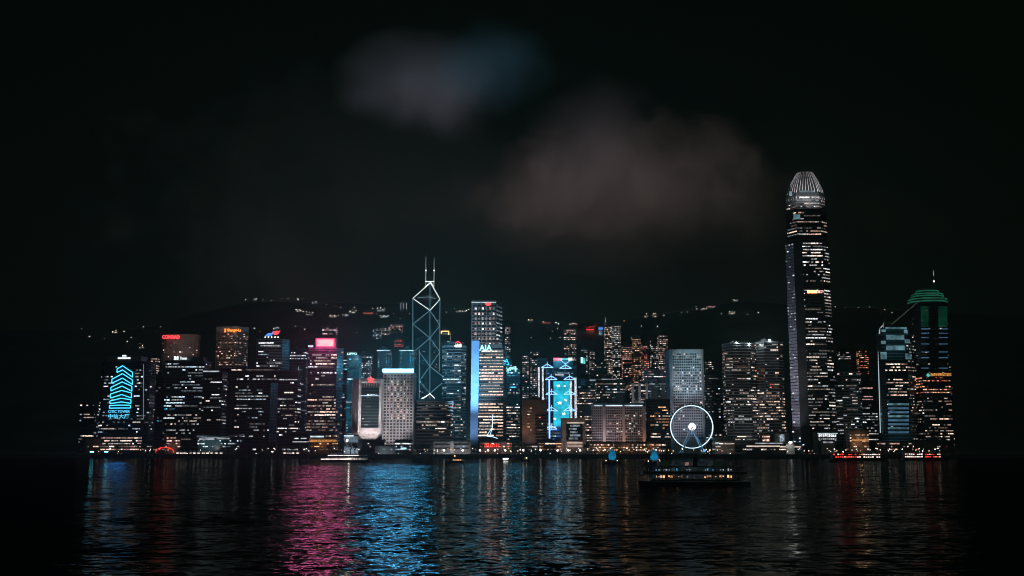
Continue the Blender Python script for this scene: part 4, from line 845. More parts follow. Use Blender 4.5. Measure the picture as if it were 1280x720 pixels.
houses = [ # px, py (roof), width px, tint, label
 (308, 374.2, 4, 'neut', 'small lit house at the left start of the ridge line'), (319, 373.6, 5, 'white', 'wide ridge house with three bright windows left of the bird sign tower'), (327, 374.2, 5, 'neut', 'ridge house with a pale window row above the bird sign tower'),
 (373, 388.4, 7, 'white', 'long low hillside house with a white window row above the single light line tower'), (386, 392.8, 8, 'neut', 'long hillside terrace of dim windows above the pink screen tower'), (416, 395.6, 9, 'neut', 'long hillside terrace of pale windows left of the folded cyan tower'), (432, 394, 8, 'cool', 'hillside terrace stepping up toward the red lit villa'), (440, 390, 7, 'white', 'upper hillside house with cold windows left of the red lit villa'),
 (460, 391.6, 12, 'red', 'wide red lit villa on the upper hillside'), (476, 387.4, 9, 'cool', 'hillside house with a cold window row right of the red lit villa'), (480, 396, 9, 'cool', 'lower hillside house under the cold window row'), (576, 389.6, 12, 'white', 'long ridge house with a white window row left of the lattice tower'),
 (345, 409.6, 8, 'white', 'hillside house with bright windows behind the bird sign'), (317, 411, 4, 'white', 'little hillside house left of the bird sign'),
 (663, 401.4, 6, 'neut', 'ridge house with two bright windows right of the cyan fins'), (683, 403.6, 10, 'red', 'low ridge building with a sloping red lit eave'), (717, 404.8, 11, 'pink', 'ridge building with pinkish windows left of the red saucer roof'), (889, 383.4, 12, 'pink', 'ridge restaurant with pink lit windows above the grey stair core tower'), (880, 386.4, 8, 'neut', 'ridge house with a pale window row left of the pink lit restaurant'), (919, 375.6, 7, 'neut', 'topmost ridge house above the two floodlight twin tower'), (915, 391.6, 7, 'neut', 'hillside house below the topmost ridge house'), (819, 394.6, 8, 'neut', 'ridge house with two pale windows above the mauve crown'), (808, 394.8, 5, 'warm', 'small ridge house left of the two pale windows house'),
 (393, 378, 6, 'cool', 'upper hillside house with dim windows above the terrace'), (112, 420.4, 5, 'neut', 'far left hillside house with one bright window'), (143, 415.6, 7, 'neut', 'hillside house above the neon outline tower'), (177, 433.4, 6, 'neut', 'low hillside house right above the neon outline tower')]
for px, py, w, tint, lb in houses:
    g = on_hill(px, py + 2.2); ww = w * pxm(g.y)
    root = empty('hillside_house', g, lb, 'house')
    m = MB(); m.box(-ww / 2, ww / 2, 0, 9, -6, 5.4, 'grey_stone'); m.build('wall', root)
    m = MB(); m.prism([(-ww / 2 - .6, -.6), (ww / 2 + .6, -.6), (ww / 2 + .6, 9.6), (-ww / 2 - .6, 9.6)], 5.42, 8, 'black_stone', [(-ww / 2 + 2, 3.5), (ww / 2 - 2, 3.5), (ww / 2 - 2, 5.5), (-ww / 2 + 2, 5.5)]); m.build('roof', root)
    n = max(2, int(w * .7))
    for k in range(n):
        if RND.random() < .75:
            ob = bpy.data.objects.new('window', unit_box('win_%s_%d' % (tint, RND.choice([1, 2, 2])))); COL.objects.link(ob); ob.parent = root; ob.location = (-ww / 2 + ww * (k + .5) / n, -.05, RND.choice([1.6, 3.6])); ob.scale = (ww / n * RND.uniform(.5, .8), 1, 1.9)
# clustered hillside blocks
for x0, x1, yt, tint, lb in ((475, 487, 408, 'neut', 'hillside apartment block with a pale window cluster left of the faceted tower'), (488, 503, 405, 'pink', 'taller hillside apartment block with pinkish window rows left of the faceted tower'), (493, 504, 424, 'red', 'hillside block with red lit windows left of the faceted tower'), (500, 509, 377.5, 'white', 'ridge block with three white vertical light slots left of the faceted tower'), (466, 476, 412, 'cool', 'low hillside block with cold windows above the dotted towers')):
    g = on_hill((x0 + x1) / 2, yt + 12)
    b = T('apartment_block', lb, 'apartment block', x0, x1, yt, g.y, dep=14, fl=3.6, ledge=.2, zb=g.z - 6, yb=yt + 12)
    if tint == 'white':
        for px in (501, 504.4, 508): b.bar('light_slot', px - .4, yt + 1, px + .4, yt + 9, 'win_white_1')
        b.done()
    else: b.windows(wmb(tint), .6, 1, 2.8).done()
# red saucer roof and blue lit tower on the ridge
g = on_hill(738, 414); root = empty('peak_pavilion', g, 'red lit pavilion with a curved saucer roof on the ridge', 'pavilion')
m = MB(); m.prism([(-12, 0), (12, 0), (12, 14), (-12, 14)], -8, 5, 'grey_stone'); m.build('wall', root)
m = MB(); k = 10; m.loft([[(-16 + 32 * i / k + dx, yy, 7 + 9 * (i / k - .35) ** 2 * 3 + dz) for dx, yy, dz in ((0, -3, 0), (0, 17, 0), (0, 17, 1.6), (0, -3, 1.6))] for i in range(k + 1)], 'red_paint'); m.build('saucer_roof', root)
m = MB(); m.box(-11, 9, -.4, -.1, 1, 3.4, 'deck_red'); m.box(-4, 14, 2, 2.4, 9, 11, 'win_red_1'); m.build('lit_window_row', root)
bulb(g + Vector((0, -18, 4)), (1, .12, .1), 9000, .5)
g = on_hill(751, 420); b = T('peak_tower', 'blue lit short tower beside the red saucer roof', 'tower', 747.6, 754, 407, g.y, dep=12, fl=4, ledge=.2, zb=g.z - 6, yb=420, wall='grey_stone'); b.bar('lit_panel', 748.4, 409, 753.2, 412.5, 'win_blue_2'); b.bar('lit_panel', 748.8, 413.4, 750.6, 418.6, 'win_cool_1'); b.bar('lit_panel', 751.2, 413.4, 752.8, 418.6, 'win_cyan_1'); b.done()

# ================================================================== ferris wheel
D = 1300; hub = at(864.6, 533.5, D); root = empty('ferris_wheel', (hub.x, D, QUAY), 'big white lit ferris wheel with a glowing hub on the promenade', 'ferris wheel')
hz = hub.z - QUAY; Rw = 26.2 * pxm(D); hz = max(hz, Rw + 1.2)
def ringpts(r, y, n=48): return [(r * math.cos(2 * math.pi * i / n), y, hz + r * math.sin(2 * math.pi * i / n)) for i in range(n)]
for y in (-1.4, 1.4): m = MB(); m.path(ringpts(Rw, y), .38, 'wheel_rim', 5, True); m.build('rim', root)
m = MB()
for i in range(42):
    t = 2 * math.pi * i / 42; m.tube((0, 0, hz), (Rw * math.cos(t), 1.2 * (-1) ** i, hz + Rw * math.sin(t)), .08, 'wheel_glow', 4)  # spokes given a faint blue emission, no lamps along them
m.build('spokes', root)
hb = MB(); hb.tube((0, -3, hz), (0, 3, hz), 2.2, 'steel', 14); hb.build('axle', root)
hb = MB(); hb.tube((0, -3.6, hz), (0, -3.02, hz), 4.4, 'wheel_hub', 20); hb.build('hub_screen', root)
for sx in (-1, 1):
    for sy in (-1, 1):
        m = MB(); m.tube((sx * 14.5, sy * 9, 0), (0, sy * 3.2, hz), .8, 'white_panel', 6, .55); m.tube((sx * 14.5 - sx * .2, sy * 9 - .9, .4), (-sx * .3, sy * 3.2 - .7, hz - 3), .22, 'wheel_glow', 4); m.build('leg', root)
for i in range(42):
    t = 2 * math.pi * i / 42; r = Rw + 1.5; m = MB(); c = (r * math.cos(t), 0, hz + r * math.sin(t)); m.box(c[0] - .8, c[0] + .8, -1, 1, c[2] - 1.1, c[2] + 1.1, 'dark_glass'); m.box(c[0] - .6, c[0] + .6, -.7, .7, c[2] + 1.12, c[2] + 1.3, 'white_panel'); m.build('gondola', root)
m = MB(); m.box(-18, 18, -11, 11, .02, 1.0, 'black_stone'); m.build('boarding_deck', root)
spot((hub.x, D - 14, 5), (hub.x - 4, D, 24), (.3, .6, 1), 9000, 80); spot((hub.x + 12, D - 14, 5), (hub.x + 9, D, 18), (.1, .4, 1), 12000, 80)

# ================================================================== low buildings along the waterfront
def low(name, label, x0, x1, yt, D, wall, win=None, dep=14, roofm='black_stone', p=.5, fl=3.4, bay=2.6, zb=QUAY, cat='building', run=2, hf=.45, bright=True):
    b = T(name, label, cat, x0, x1, yt, D, dep=dep, fl=fl, ledge=.2, lh=.8, wall=wall, band=wall, roof=False, zb=zb, roofm=roofm)
    if win: b.windows((wmb if bright else wm)(*win), p, run, bay, hf=hf)
    return b
low('low_building', 'low block with rows of pinkish lit windows under the neon outline tower', 126, 172, 545, 1292, 'black_stone', ('pink', 'neut'), p=1.0, run=4).done()
low('low_building', 'low orange washed wall at the far left of the waterfront', 107, 126, 548, 1296, 'brown_stone', ('warm',), p=.1).done(); bulb(at(122, 555, 1288), (1, .4, .15), 160)
b = low('low_building', 'small pinkish lit block left of the white roofed pavilion', 206, 222, 546, 1300, 'brown_stone', ('pink',), p=.4); b.flood(214, 566, 214, 550, (1, .6, .5), 5000, 90, 20); b.done()
root = empty('entrance_canopy', at(206, 562, 1280), 'arched red lit canopy on the waterfront under the red lettered hotel', 'canopy'); root.location.z = QUAY
m = MB(); 
for i in range(8): t0, t1 = math.pi * i / 8, math.pi * (i + 1) / 8; m.tube((-11 * math.cos(t0), 0, 2 + 6 * math.sin(t0)), (-11 * math.cos(t1), 0, 2 + 6 * math.sin(t1)), .6, 'deck_red', 5)
m.build('arch', root); m = MB(); m.box(-11, 11, .8, 6, 5.4, 5.8, 'red_paint'); m.build('roof', root)
for x in (-9, 0, 9): m = MB(); m.tube((x, 3, 0), (x, 3, 5.38), .25, 'steel', 5); m.build('post', root)
bulb(root.location + Vector((0, 2, 4)), (1, .2, .1), 80)
# pavilion with swept white roof
b = low('pavilion', 'glass pavilion with a swept white lit roof on the waterfront', 247, 296, 550, 1290, 'teal_glass', ('cool',), dep=24, p=.16)
rr = []; 
for i in range(13):
    u = i / 12; p = at(245 + 54 * u, 546.2 + 2.4 * math.sin(u * math.pi) - 1.2 * u, 1287); rr.append([(p.x - b.xc, -3, p.z - 4), (p.x - b.xc, 22, p.z - 2), (p.x - b.xc, 22, p.z - 1), (p.x - b.xc, -3, p.z - 2.4)])
m = MB(); m.loft(rr, 'white_panel'); m.build('swept_roof', b.root); b.bar('roof_lights', 249, 548, 268, 549.6, 'roof_lit', -3.3); b.bar('roof_lights', 272, 547.4, 287, 549, 'roof_lit', -3.3); b.done(); b.flood(262, 562, 262, 546, (.85, .92, 1), 9000, 100, 20)
b = low('arcade_building', 'orange lit two storey arcade at the foot of the pink screen tower', 388, 420, 547, 1288, 'brown_stone', ('amber',), p=1.1, run=2); b.bar('eave', 387, 549.6, 420, 552.4, 'deck_orange', -1.4, 1); b.bar('roof_lights', 388, 544.8, 405, 546.6, 'eave_cool', -.8); b.done(); bulb(at(402, 556, 1282), (1, .4, .1), 600); 
b = low('sloped_building', 'pale building with a sloping side at the foot of the folded cyan tower', 430, 446, 545, 1296, 'white_panel', None, dep=14); m = MB(); a0, a1, a2 = b.P(445, 566), b.P(452, 566), b.P(446, 546); m.prism([(a0.x, .2), (a1.x, .2), (a1.x, 13), (a0.x, 13)], 0, b.H - .2, 'white_panel', [(a0.x, .2), (a2.x, .2), (a2.x, 13), (a0.x, 13)]); m.build('buttress', b.root); b.bar('eave_light', 430, 544, 442, 545.4, 'eave_cool', -.8); b.done(); b.flood(440, 572, 440, 553, (.6, .82, 1), 10000, 90, 24)
low('low_building', 'dark low block with a few lit windows under the red star tower', 448, 480, 551, 1286, 'black_stone', ('white', 'neut'), p=.3).done()
b = low('low_building', 'long pale waterfront wall building under the roof light strip tower', 469, 493, 558, 1276, 'pale_stone', ('cool',), p=.3, bright=False); b.done(); b.flood(480, 572, 481, 560, (.75, .9, 1), 1500, 120, 14)
b = low('low_building', 'small block with bright teal lit windows right of the long pale wall', 494, 514, 551, 1290, 'black_stone', ('white', 'cool'), p=.7); b.bar('lit_sign', 501, 559.6, 508, 561.4, 'sign_ice', -.7); b.done()
b = low('car_park', 'long pale two storey car park with three bright lamps under the flared block', 542, 588, 552, 1284, 'pale_stone', ('cool',), dep=18, p=.2, bright=False)
for k in range(2): b.bar('opening', 543.5, 554.4 + 5 * k, 586, 556.4 + 5 * k, 'black_stone', -.35, .1)
b.bar('stair_core', 563, 551, 567, 566, 'white_panel', -.6, 1); b.done(); b.flood(555, 574, 556, 560, (.95, .95, 1), 3500, 130, 18); b.flood(576, 574, 577, 560, (.95, .95, 1), 3500, 130, 18)
b = low('fairground_pavilion', 'low pavilion with red lit posts at the foot of the striped orange tower', 600, 640, 553, 1286, 'brown_stone', ('pink', 'red'), dep=16, p=.9, run=1)
for k in range(9): b.bar('lit_post', 603 + k * 2.4, 555, 604 + k * 2.4, 559, 'deck_red', -.8)
b.done(); bulb(at(612, 560, 1278), (1, .35, .3), 900); bulb(at(630, 560, 1278), (1, .7, .6), 900)
b = low('low_building', 'low building with warm yellow windows in front of the blue truss tower', 672, 702, 553, 1290, 'black_stone', ('amber', 'warm'), p=.8); b.done()
b = low('low_building', 'low dark pavilion right of the fairground posts', 642, 672, 556, 1288, 'black_stone', ('warm', 'neut'), p=.3); b.done()
for x0, x1, lb in ((738, 766, 'orange lit restaurant pavilion under the left end of the mauve hotel'), (768, 796, 'orange lit restaurant pavilion under the middle of the mauve hotel'), (798, 832, 'orange lit restaurant pavilion under the right end of the mauve hotel')):
    b = low('restaurant_pavilion', lb, x0, x1, 553.5, 1282, 'brown_stone', ('amber', 'neut', 'warm'), p=.9, run=1, bay=2.0, fl=3.0); b.done(); bulb(at((x0 + x1) / 2, 559, 1276), (1, .45, .2), 450)
b = low('pier_tower', 'grey pier building with a hexagonal hipped roof right of the ferris wheel', 894, 918, 551, 1284, 'grey_stone', ('neut',), dep=18, p=.4)
m = MB(); m.prism(offset(b.poly, 1.2), b.H + 1.42, zat(545.6, 1284) - 4, 'grey_stone', offset(b.poly, -6)); m.build('hipped_roof', b.root); b.bar('eave_light', 894, 553.2, 899, 554.4, 'eave_cool', -1.2); b.done(); b.flood(906, 572, 906, 556, (1, .7, .6), 2500, 120, 18)
b = low('ferry_pier', 'long ferry pier with two lit roof lines under the twin towers', 933, 1001, 556.6, 1272, 'black_stone', ('neut', 'white'), dep=22, p=.35)
m = MB(); a0, a1 = b.P(943, 556, 6), b.P(980, 552.6, 6); m.box(a0.x, a1.x, 4, 16, b.H + 1.42, a1.z, 'grey_stone'); m.build('upper_storey', b.root); b.bar('roof_line_light', 944, 553.6, 978, 554.8, 'roof_lit', 3.8); b.bar('roof_line_light', 933, 557, 975, 558.4, 'roof_warm', -.8); b.bar('roof_line_light', 975.4, 557.8, 1001, 559.2, 'roof_warm', -.8)
b.done()
b = low('low_building', 'boxy building with a pale front and one cyan window under the beacon twin tower', 966, 986, 541.6, 1296, 'grey_stone', None, dep=12); b.bar('pale_panel', 969, 542.6, 981, 552, 'white_panel', -.5); b.bar('window', 975, 543, 980, 552, 'win_cool_1', -.9); b.done(); b.flood(974, 562, 974, 548, (1, .9, .9), 2500, 100, 18)
b = low('low_building', 'little block with two stacked bright windows left of the boxy pale fronted building', 952, 963, 543, 1296, 'brown_stone', None, dep=10); b.bar('window', 953, 545, 962, 546.6, 'win_pink_2'); b.bar('window', 953.4, 549, 961.6, 551.4, 'win_warm_2'); b.done()
b = low('domed_kiosk', 'small kiosk with a glowing white dome at the end of the ferry pier', 983, 993, 555.4, 1268, 'white_panel', None, dep=8); m = MB(); c = b.P(988, 553.6, 3); m.ball((c.x, 3, b.H + 1.6), 2.1, 'lamp_white', 12, 8, .8); m.build('dome', b.root); b.done(); bulb(at(988, 556, 1262), (1, .95, .9), 800)
b = low('low_building', 'brown box building over an orange lit canopy right of the white framed podium', 1062, 1086, 538.6, 1300, 'brown_stone', ('warm',), p=.12); b.bar('canopy_light', 1065, 549, 1086, 551, 'deck_orange', -1.2, .8); b.done(); bulb(at(1076, 552, 1290), (1, .55, .3), 2500)
b = low('low_building', 'sloped pale kiosk roof beside the white framed podium', 1029, 1043, 551, 1300, 'grey_stone', None, dep=8); b.bar('lit_fascia', 1029, 552, 1041, 553.6, 'roof_lit', -.6); b.done()
low('low_building', 'dark terminal shed with scattered warm lights right of the cyan crowned tower', 1100, 1140, 553, 1290, 'black_stone', ('warm', 'neut'), p=.2).done()
low('low_building', 'dark terminal shed under the green roofed tower with a few lit openings', 1142, 1184, 551, 1290, 'black_stone', ('neut', 'red'), p=.2).done()
low('low_building', 'dark service block with dotted lights below the bird sign tower', 300, 345, 555, 1290, 'black_stone', ('neut', 'white'), p=.18).done()
low('low_building', 'dark pier shed in front of the window grid block', 346, 386, 558, 1278, 'black_stone', ('white', 'neut'), p=.3).done()
low('low_building', 'dark long shed beneath the teal logo tower', 172, 205, 556, 1286, 'black_stone', ('warm', 'neut'), p=.25).done()
# market tents
tm = MB(); tm.prism([(-2, -2), (2, -2), (2, 2), (-2, 2)], 2.4, 4.4, 'white_panel', [(-.1, -.1), (.1, -.1), (.1, .1), (-.1, .1)]); tm_roof = tm.mesh('tent_roof')
tp = MB(); [tp.tube((x, y, 0), (x, y, 2.39), .08, 'steel', 4) for x in (-1.9, 1.9) for y in (-1.9, 1.9)]; tp_me = tp.mesh('tent_frame'); tg = MB(); tg.box(-1.6, 1.6, 1.2, 1.3, .8, 2.0, 'win_neut_2'); tg_me = tg.mesh('lit_back_wall')
for px in (222, 227, 231, 238, 243, 248, 254, 259, 264, 270, 276, 356, 361, 366, 372):
    p = at(px, 562, 1262); p.z = QUAY; root = empty('market_tent', p, 'small white lit market tent on the promenade below %s' % near(px), 'tent', 'market tents below %s' % near(px))
    for nm, me in (('tent_roof', tm_roof), ('tent_frame', tp_me), ('lit_back_wall', tg_me)): o = bpy.data.objects.new(nm, me); COL.objects.link(o); o.parent = root
# flood fixtures with cyan lamps
for px in (115, 133):
    p = at(px, 563, 1256); p.z = QUAY; root = empty('floodlight', p, 'cyan floodlight on the quay %s the neon outline tower' % ('left of' if px < 120 else 'under the left edge of'), 'floodlight', None)
    m = MB(); m.tube((0, 0, 0), (0, 0, 2.6), .15, 'steel', 5); m.build('lamp_post', root); m = MB(); m.box(-1.9, 1.9, -.3, .3, 2.6, 3.5, 'lamp_cyan'); m.build('lamp_head', root)
spot(at(150, 500, 1326), (-400, 1120, 0), (.03, .26, .9), 260000, 30, .8, 14)  # added lamp throwing the neon's blue onto the water, no fixture

# promenade lamps: big globes, then small ones
for px, py in ((555, 562), (578.4, 561.6), (600, 562), (610, 562.6), (618.5, 561.6), (631.5, 561), (654, 562.5), (675.8, 562.4), (697, 562), (710.6, 562), (725, 561.6)):
    p = at(px, 562, 1259); p.z = QUAY; street_lamp(p, 'lamp_white', 4.6, 1.05, 'large white globe lamp on the promenade before %s' % near(px), 'globe lamps before %s' % near(px)); bulb(p + Vector((0, -2.4, 5)), (1, .9, .85), 60, .8)
for i in range(150):
    px = RND.choice([RND.uniform(104, 560), RND.uniform(560, 740), RND.uniform(735, 905), RND.uniform(735, 1030), RND.uniform(1030, 1178)])
    p = at(px, 560, RND.uniform(1253, 1285)); p.z = QUAY
    mt = RND.choice(['lamp_small', 'lamp_small', 'lamp_warm', 'lamp_white'] if not 735 < px < 905 else ['lamp_warm', 'lamp_orange', 'lamp_small', 'lamp_white'])
    street_lamp(p, mt, RND.uniform(2.5, 7.5).__round__(0), RND.choice([.3, .4, .5]), 'small %s lamp on the promenade before %s' % ({'lamp_small': 'pale', 'lamp_warm': 'warm', 'lamp_white': 'white', 'lamp_orange': 'orange'}[mt], near(px)), 'small lamps on the promenade before %s' % near(px))
# cars on the waterfront road
def car_meshes():
    b_ = MB(); s_ = lambda x, w, z0, z1: [(x, -w, z0), (x, w, z0), (x, w, z1), (x, -w, z1)]
    b_.loft([s_(-2.2, .8, .4, .8), s_(-1.9, .9, .3, 1.0), s_(.9, .9, .3, 1.0), s_(2.1, .8, .35, .8)], 'car_paint'); b_.loft([s_(-1.8, .8, 1.01, 1.02), s_(-1.3, .7, 1.01, 1.5), s_(.2, .7, 1.01, 1.5), s_(1.0, .78, 1.01, 1.02)], 'dark_glass')
    w = MB(); w.tube((0, -.1, 0), (0, .1, 0), .33, 'black_stone', 10); h = MB(); h.ball((0, 0, 0), .22, 'lamp_white', 6, 4); t = MB(); t.ball((0, 0, 0), .2, 'lamp_red', 6, 4)
    return b_.mesh('body'), w.mesh('wheel'), h.mesh('headlight'), t.mesh('tail_light')
cb, cw, ch, ct = car_meshes()
for i, px in enumerate((150, 232, 262, 318, 352, 471, 500, 523, 545, 590, 624, 648, 690, 744, 842, 884, 915, 1015, 1048, 1098, 1150)):
    p = at(px, 562, SHORE + (25.5 if i % 2 else 32.5)); p.z = QUAY + .012; root = empty('car', p, 'dark car heading %s on the waterfront road before %s' % ('right' if i % 2 else 'left', near(px)), 'car', 'cars on the waterfront road'); root.rotation_euler.z = 0 if i % 2 else math.pi
    def add(nm, me, l): o = bpy.data.objects.new(nm, me); COL.objects.link(o); o.parent = root; o.location = l
    add('body', cb, (0, 0, 0)); [add('wheel', cw, (x, y, .33)) for x in (-1.3, 1.3) for y in (-.85, .85)]; [add('headlight', ch, (2.1, y, .65)) for y in (-.55, .55)]; [add('tail_light', ct, (-2.15, y, .7)) for y in (-.6, .6)]
# trees
def tree_meshes(seed):
    r = random.Random(seed); t = MB(); t.tube((0, 0, 0), (.2, 0, 2.6), .32, 'bark', 7, .22)
    for k in range(5): a = k * 1.26 + r.random(); t.tube((.2, 0, 2.4), (.2 + 2 * math.cos(a), 2 * math.sin(a), 5 + r.random() * 2), .16, 'bark', 5, .05)
    c = MB()
    for k in range(420):
        cl = r.randrange(9); a = cl * .7 + r.gauss(0, .25); rr = 2.0 if cl else .3
        v = Vector((r.gauss(0, 1), r.gauss(0, 1), r.gauss(0, .8))).normalized() * r.uniform(.6, 1.75)
        p = Vector((rr * math.cos(a), rr * math.sin(a), 5.6 + (cl % 3) * .9)) + v
        u = Vector((r.gauss(0, 1), r.gauss(0, 1), r.gauss(0, 1))).normalized(); w = u.orthogonal().normalized(); s_ = r.uniform(.25, .5)
        c.poly([p + u * s_, p + w * s_ * .6, p - u * s_, p - w * s_ * .6], 'leaf')
    return t.mesh('trunk'), c.mesh('crown')
TM = [tree_meshes(s) for s in range(4)]
tr = [(438, 1268, 1.7), (444, 1266, 1.6), (596, 1266, 1.6), (601, 1270, 1.5), (592, 1268, 1.3), (648, 1268, 1.3), (655, 1264, 1.2), (661, 1270, 1.3), (683, 1268, 1.1), (690, 1272, 1.2), (732, 1270, 1.3), (738, 1268, 1.2), (184, 1268, 1.2), (194, 1270, 1.1), (286, 1268, 1.1), (300, 1266, 1.0), (330, 1270, 1.0), (366, 1266, 1.2), (412, 1268, 1.2), (421, 1270, 1.4), (428, 1266, 1.5), (520, 1268, 1.6), (527, 1270, 1.5), (533, 1268, 1.4), (886, 1290, 1.1), (922, 1290, 1.2), (1052, 1290, 1.2), (1108, 1310, 1.5), (1116, 1306, 1.6), (1124, 1312, 1.5), (1132, 1308, 1.5), (1152, 1300, 1.4), (146, 1268, 1.1), (836, 1272, 1.1)]
for i, (px, D, s_) in enumerate(tr):
    p = at(px, 560, D); p.z = QUAY; root = empty('leafy_tree', p, 'dark leafy tree on the promenade in front of %s' % near(px), 'tree', 'promenade trees in front of %s' % near(px)); root.scale = (s_, s_, s_ * RND.uniform(.9, 1.1)); root.rotation_euler.z = RND.random() * 6
    for nm, me in zip(('trunk', 'crown'), TM[i % 4]): o = bpy.data.objects.new(nm, me); COL.objects.link(o); o.parent = root

# ================================================================== boats
def hull(L, W, h, bow=.18, sheer=.5):
    """hull sections from stern to bow, pointed at +X"""
    m = MB(); secs = []
    for u, w, dz in ((0, .8, .1), (.08, .95, .05), (.5, 1, 0), (1 - bow, .9, .1), (1 - bow * .4, .55, .45), (1, .06, 1)):
        x = -L / 2 + L * u; y = W / 2 * w; t = h + sheer * dz; secs.append([(x, -y, t), (x, y, t), (x + (0 if u < 1 else -.8), y * .75, -.6), (x + (0 if u < 1 else -.8), -y * .75, -.6)])
    return m, secs
def boat_base(name, label, cat, px, D, L, W, h, mt, flip=False, group=None):
    p = at(px, 575, D); root = empty(name, (p.x, D, SEA), label, cat, group)
    if flip: root.rotation_euler.z = math.pi
    m, secs = hull(L, W, h); m.loft(secs, mt); m.build('hull', root); return root
def box_part(root, name, *a): m = MB(); m.box(*a); return m.build(name, root)
# ferry with two lit decks
r = boat_base('ferry', 'low white lit ferry with two decks before the pink water reflection', 'ferry', 432, 957, 44, 9, 1.6, 'hull_black', True); s = pxm(957)
box_part(r, 'main_deck_cabin', -19, 17, -4, 4, 1.9, 3.6, 'hull_white'); box_part(r, 'roof', -18, 15, -4.4, 4.4, 5.7, 6.0, 'hull_white')
for k in range(10): box_part(r, 'roof_post', -17 + k * 3.5, -16.8 + k * 3.5, 3.6, 3.8, 3.62, 5.68, 'steel')
box_part(r, 'deck_light_strip', -4, 21, 4.02, 4.4, 2.2, 2.9, 'deck_white'); box_part(r, 'roof_light_strip', -12, 15, 4.42, 4.6, 5.5, 6.1, 'deck_white')
for k in range(9): box_part(r, 'window', -18.4 + k * 1.6, -17.5 + k * 1.6, 4.02, 4.1, 2.3, 3.0, RND.choice(['win_white_2', 'win_neut_1', 'win_warm_2']))
box_part(r, 'wheelhouse', 8, 13, -2, 2, 6.02, 7.6, 'hull_white'); bulb((r.location.x + 4, 950, 4.4), (1, .8, .7), 900)
# small launch
r = boat_base('launch', 'small dark launch with an orange lit cabin below the blue wedge', 'boat', 568.5, 915, 16, 4.5, 1.5, 'hull_black'); box_part(r, 'cabin', -2, 6, -1.6, 1.6, 1.52, 3.1, 'hull_white'); box_part(r, 'cabin_roof', -2.4, 6.4, -1.9, 1.9, 3.12, 3.3, 'hull_black')
for k in range(4): box_part(r, 'window', -1.6 + k * 1.9, -.4 + k * 1.9, -1.72, -1.61, 2.0, 2.8, 'win_amber_2')
m = MB(); m.tube((0, 0, 3.3), (0, 0, 5.6), .08, 'steel', 4); m.ball((0, 0, 5.7), .4, 'lamp_warm', 6, 4); m.build('mast_lamp', r)
r = boat_base('launch', 'tiny dark launch with a single pale lamp below the brown banded block', 'boat', 656, 1040, 9, 3.4, 1.2, 'hull_black'); box_part(r, 'cabin', -1, 2.5, -1.2, 1.2, 1.22, 3.0, 'hull_white'); m = MB(); m.ball((1.6, -1.3, 2.6), .5, 'lamp_warm', 6, 4); m.build('lamp', r)
r = boat_base('work_barge', 'flat barge with a bright white deck lamp on the blue water below the striped tower', 'barge', 632, 1080, 11, 4, .8, 'hull_black'); box_part(r, 'deck_lamp', -2.6, 2.6, -1.2, 1.2, .82, 1.6, 'lamp_white')
# harbour double decker ferry, nearest
D = 402; r = boat_base('ferry', 'large dark double deck harbour ferry with orange lit lower deck, nearest the viewer', 'ferry', 866, D, 41, 9, 1.5, 'hull_green', True)
tag(r, group=None)
yb_ = 4.0
box_part(r, 'lower_deck_cabin', -16, 16, -3.9, 3.9, 1.92, 2.5, 'hull_green'); box_part(r, 'upper_deck_floor', -19, 19, -4.3, 4.3, 4.3, 4.6, 'hull_green'); box_part(r, 'upper_deck_rail', -19, 19, -4.3, 4.3, 4.62, 5.3, 'hull_green'); box_part(r, 'roof', -19.5, 19.5, -4.6, 4.6, 6.9, 7.15, 'hull_green')
for k in range(13):
    x = -17 + k * 2.83
    for y in (-4.1, 4.1): box_part(r, 'deck_post', x, x + .16, y - .08, y + .08, 2.52, 4.28, 'hull_white'); box_part(r, 'deck_post', x, x + .16, y - .08, y + .08, 5.32, 6.88, 'hull_white')
for k in range(30):
    x = -14 + k * .95
    if -3.6 < x < .6: continue
    if RND.random() < .6: box_part(r, 'lower_deck_lamp', x, x + RND.uniform(.3, .8), 1.0, 1.2, 2.9 + RND.random() * .4, 3.5 + RND.random() * .5, RND.choice(['win_amber_1', 'win_amber_2', 'win_amber_2', 'win_warm_1']))
    if RND.random() < .75: box_part(r, 'upper_deck_lamp', x, x + RND.uniform(.25, .6), 1.0, 1.2, 5.5 + RND.random() * .3, 5.9 + RND.random() * .5, RND.choice(['win_cool_0', 'win_cool_1', 'win_white_1', 'win_cyan_1', 'win_cool_2']))
m = MB(); m.tube((-.8, 0, 7.16), (-.8, 0, 10.4), 1.0, 'hull_green', 12, .9); m.build('funnel', r)
for x in (-11, 9): box_part(r, 'wheelhouse', x, x + 4, -1.8, 1.8, 7.17, 9.0, 'hull_white')
m = MB(); m.tube((12.4, 0, 7.16), (12.4, 0, 9.6), .07, 'steel', 4); m.ball((12.4, 0, 9.6), .22, 'lamp_red', 6, 4); m.build('mast_lamp', r)
box_part(r, 'red_light_panel', 2.2, 3.6, 3.9, 4.5, 7.5, 8.6, 'win_pink_1')
bulb((r.location.x - 6, D, 4.0), (1, .5, .15), 14, .3); bulb((r.location.x + 7, D, 4.0), (1, .5, .15), 14, .3)
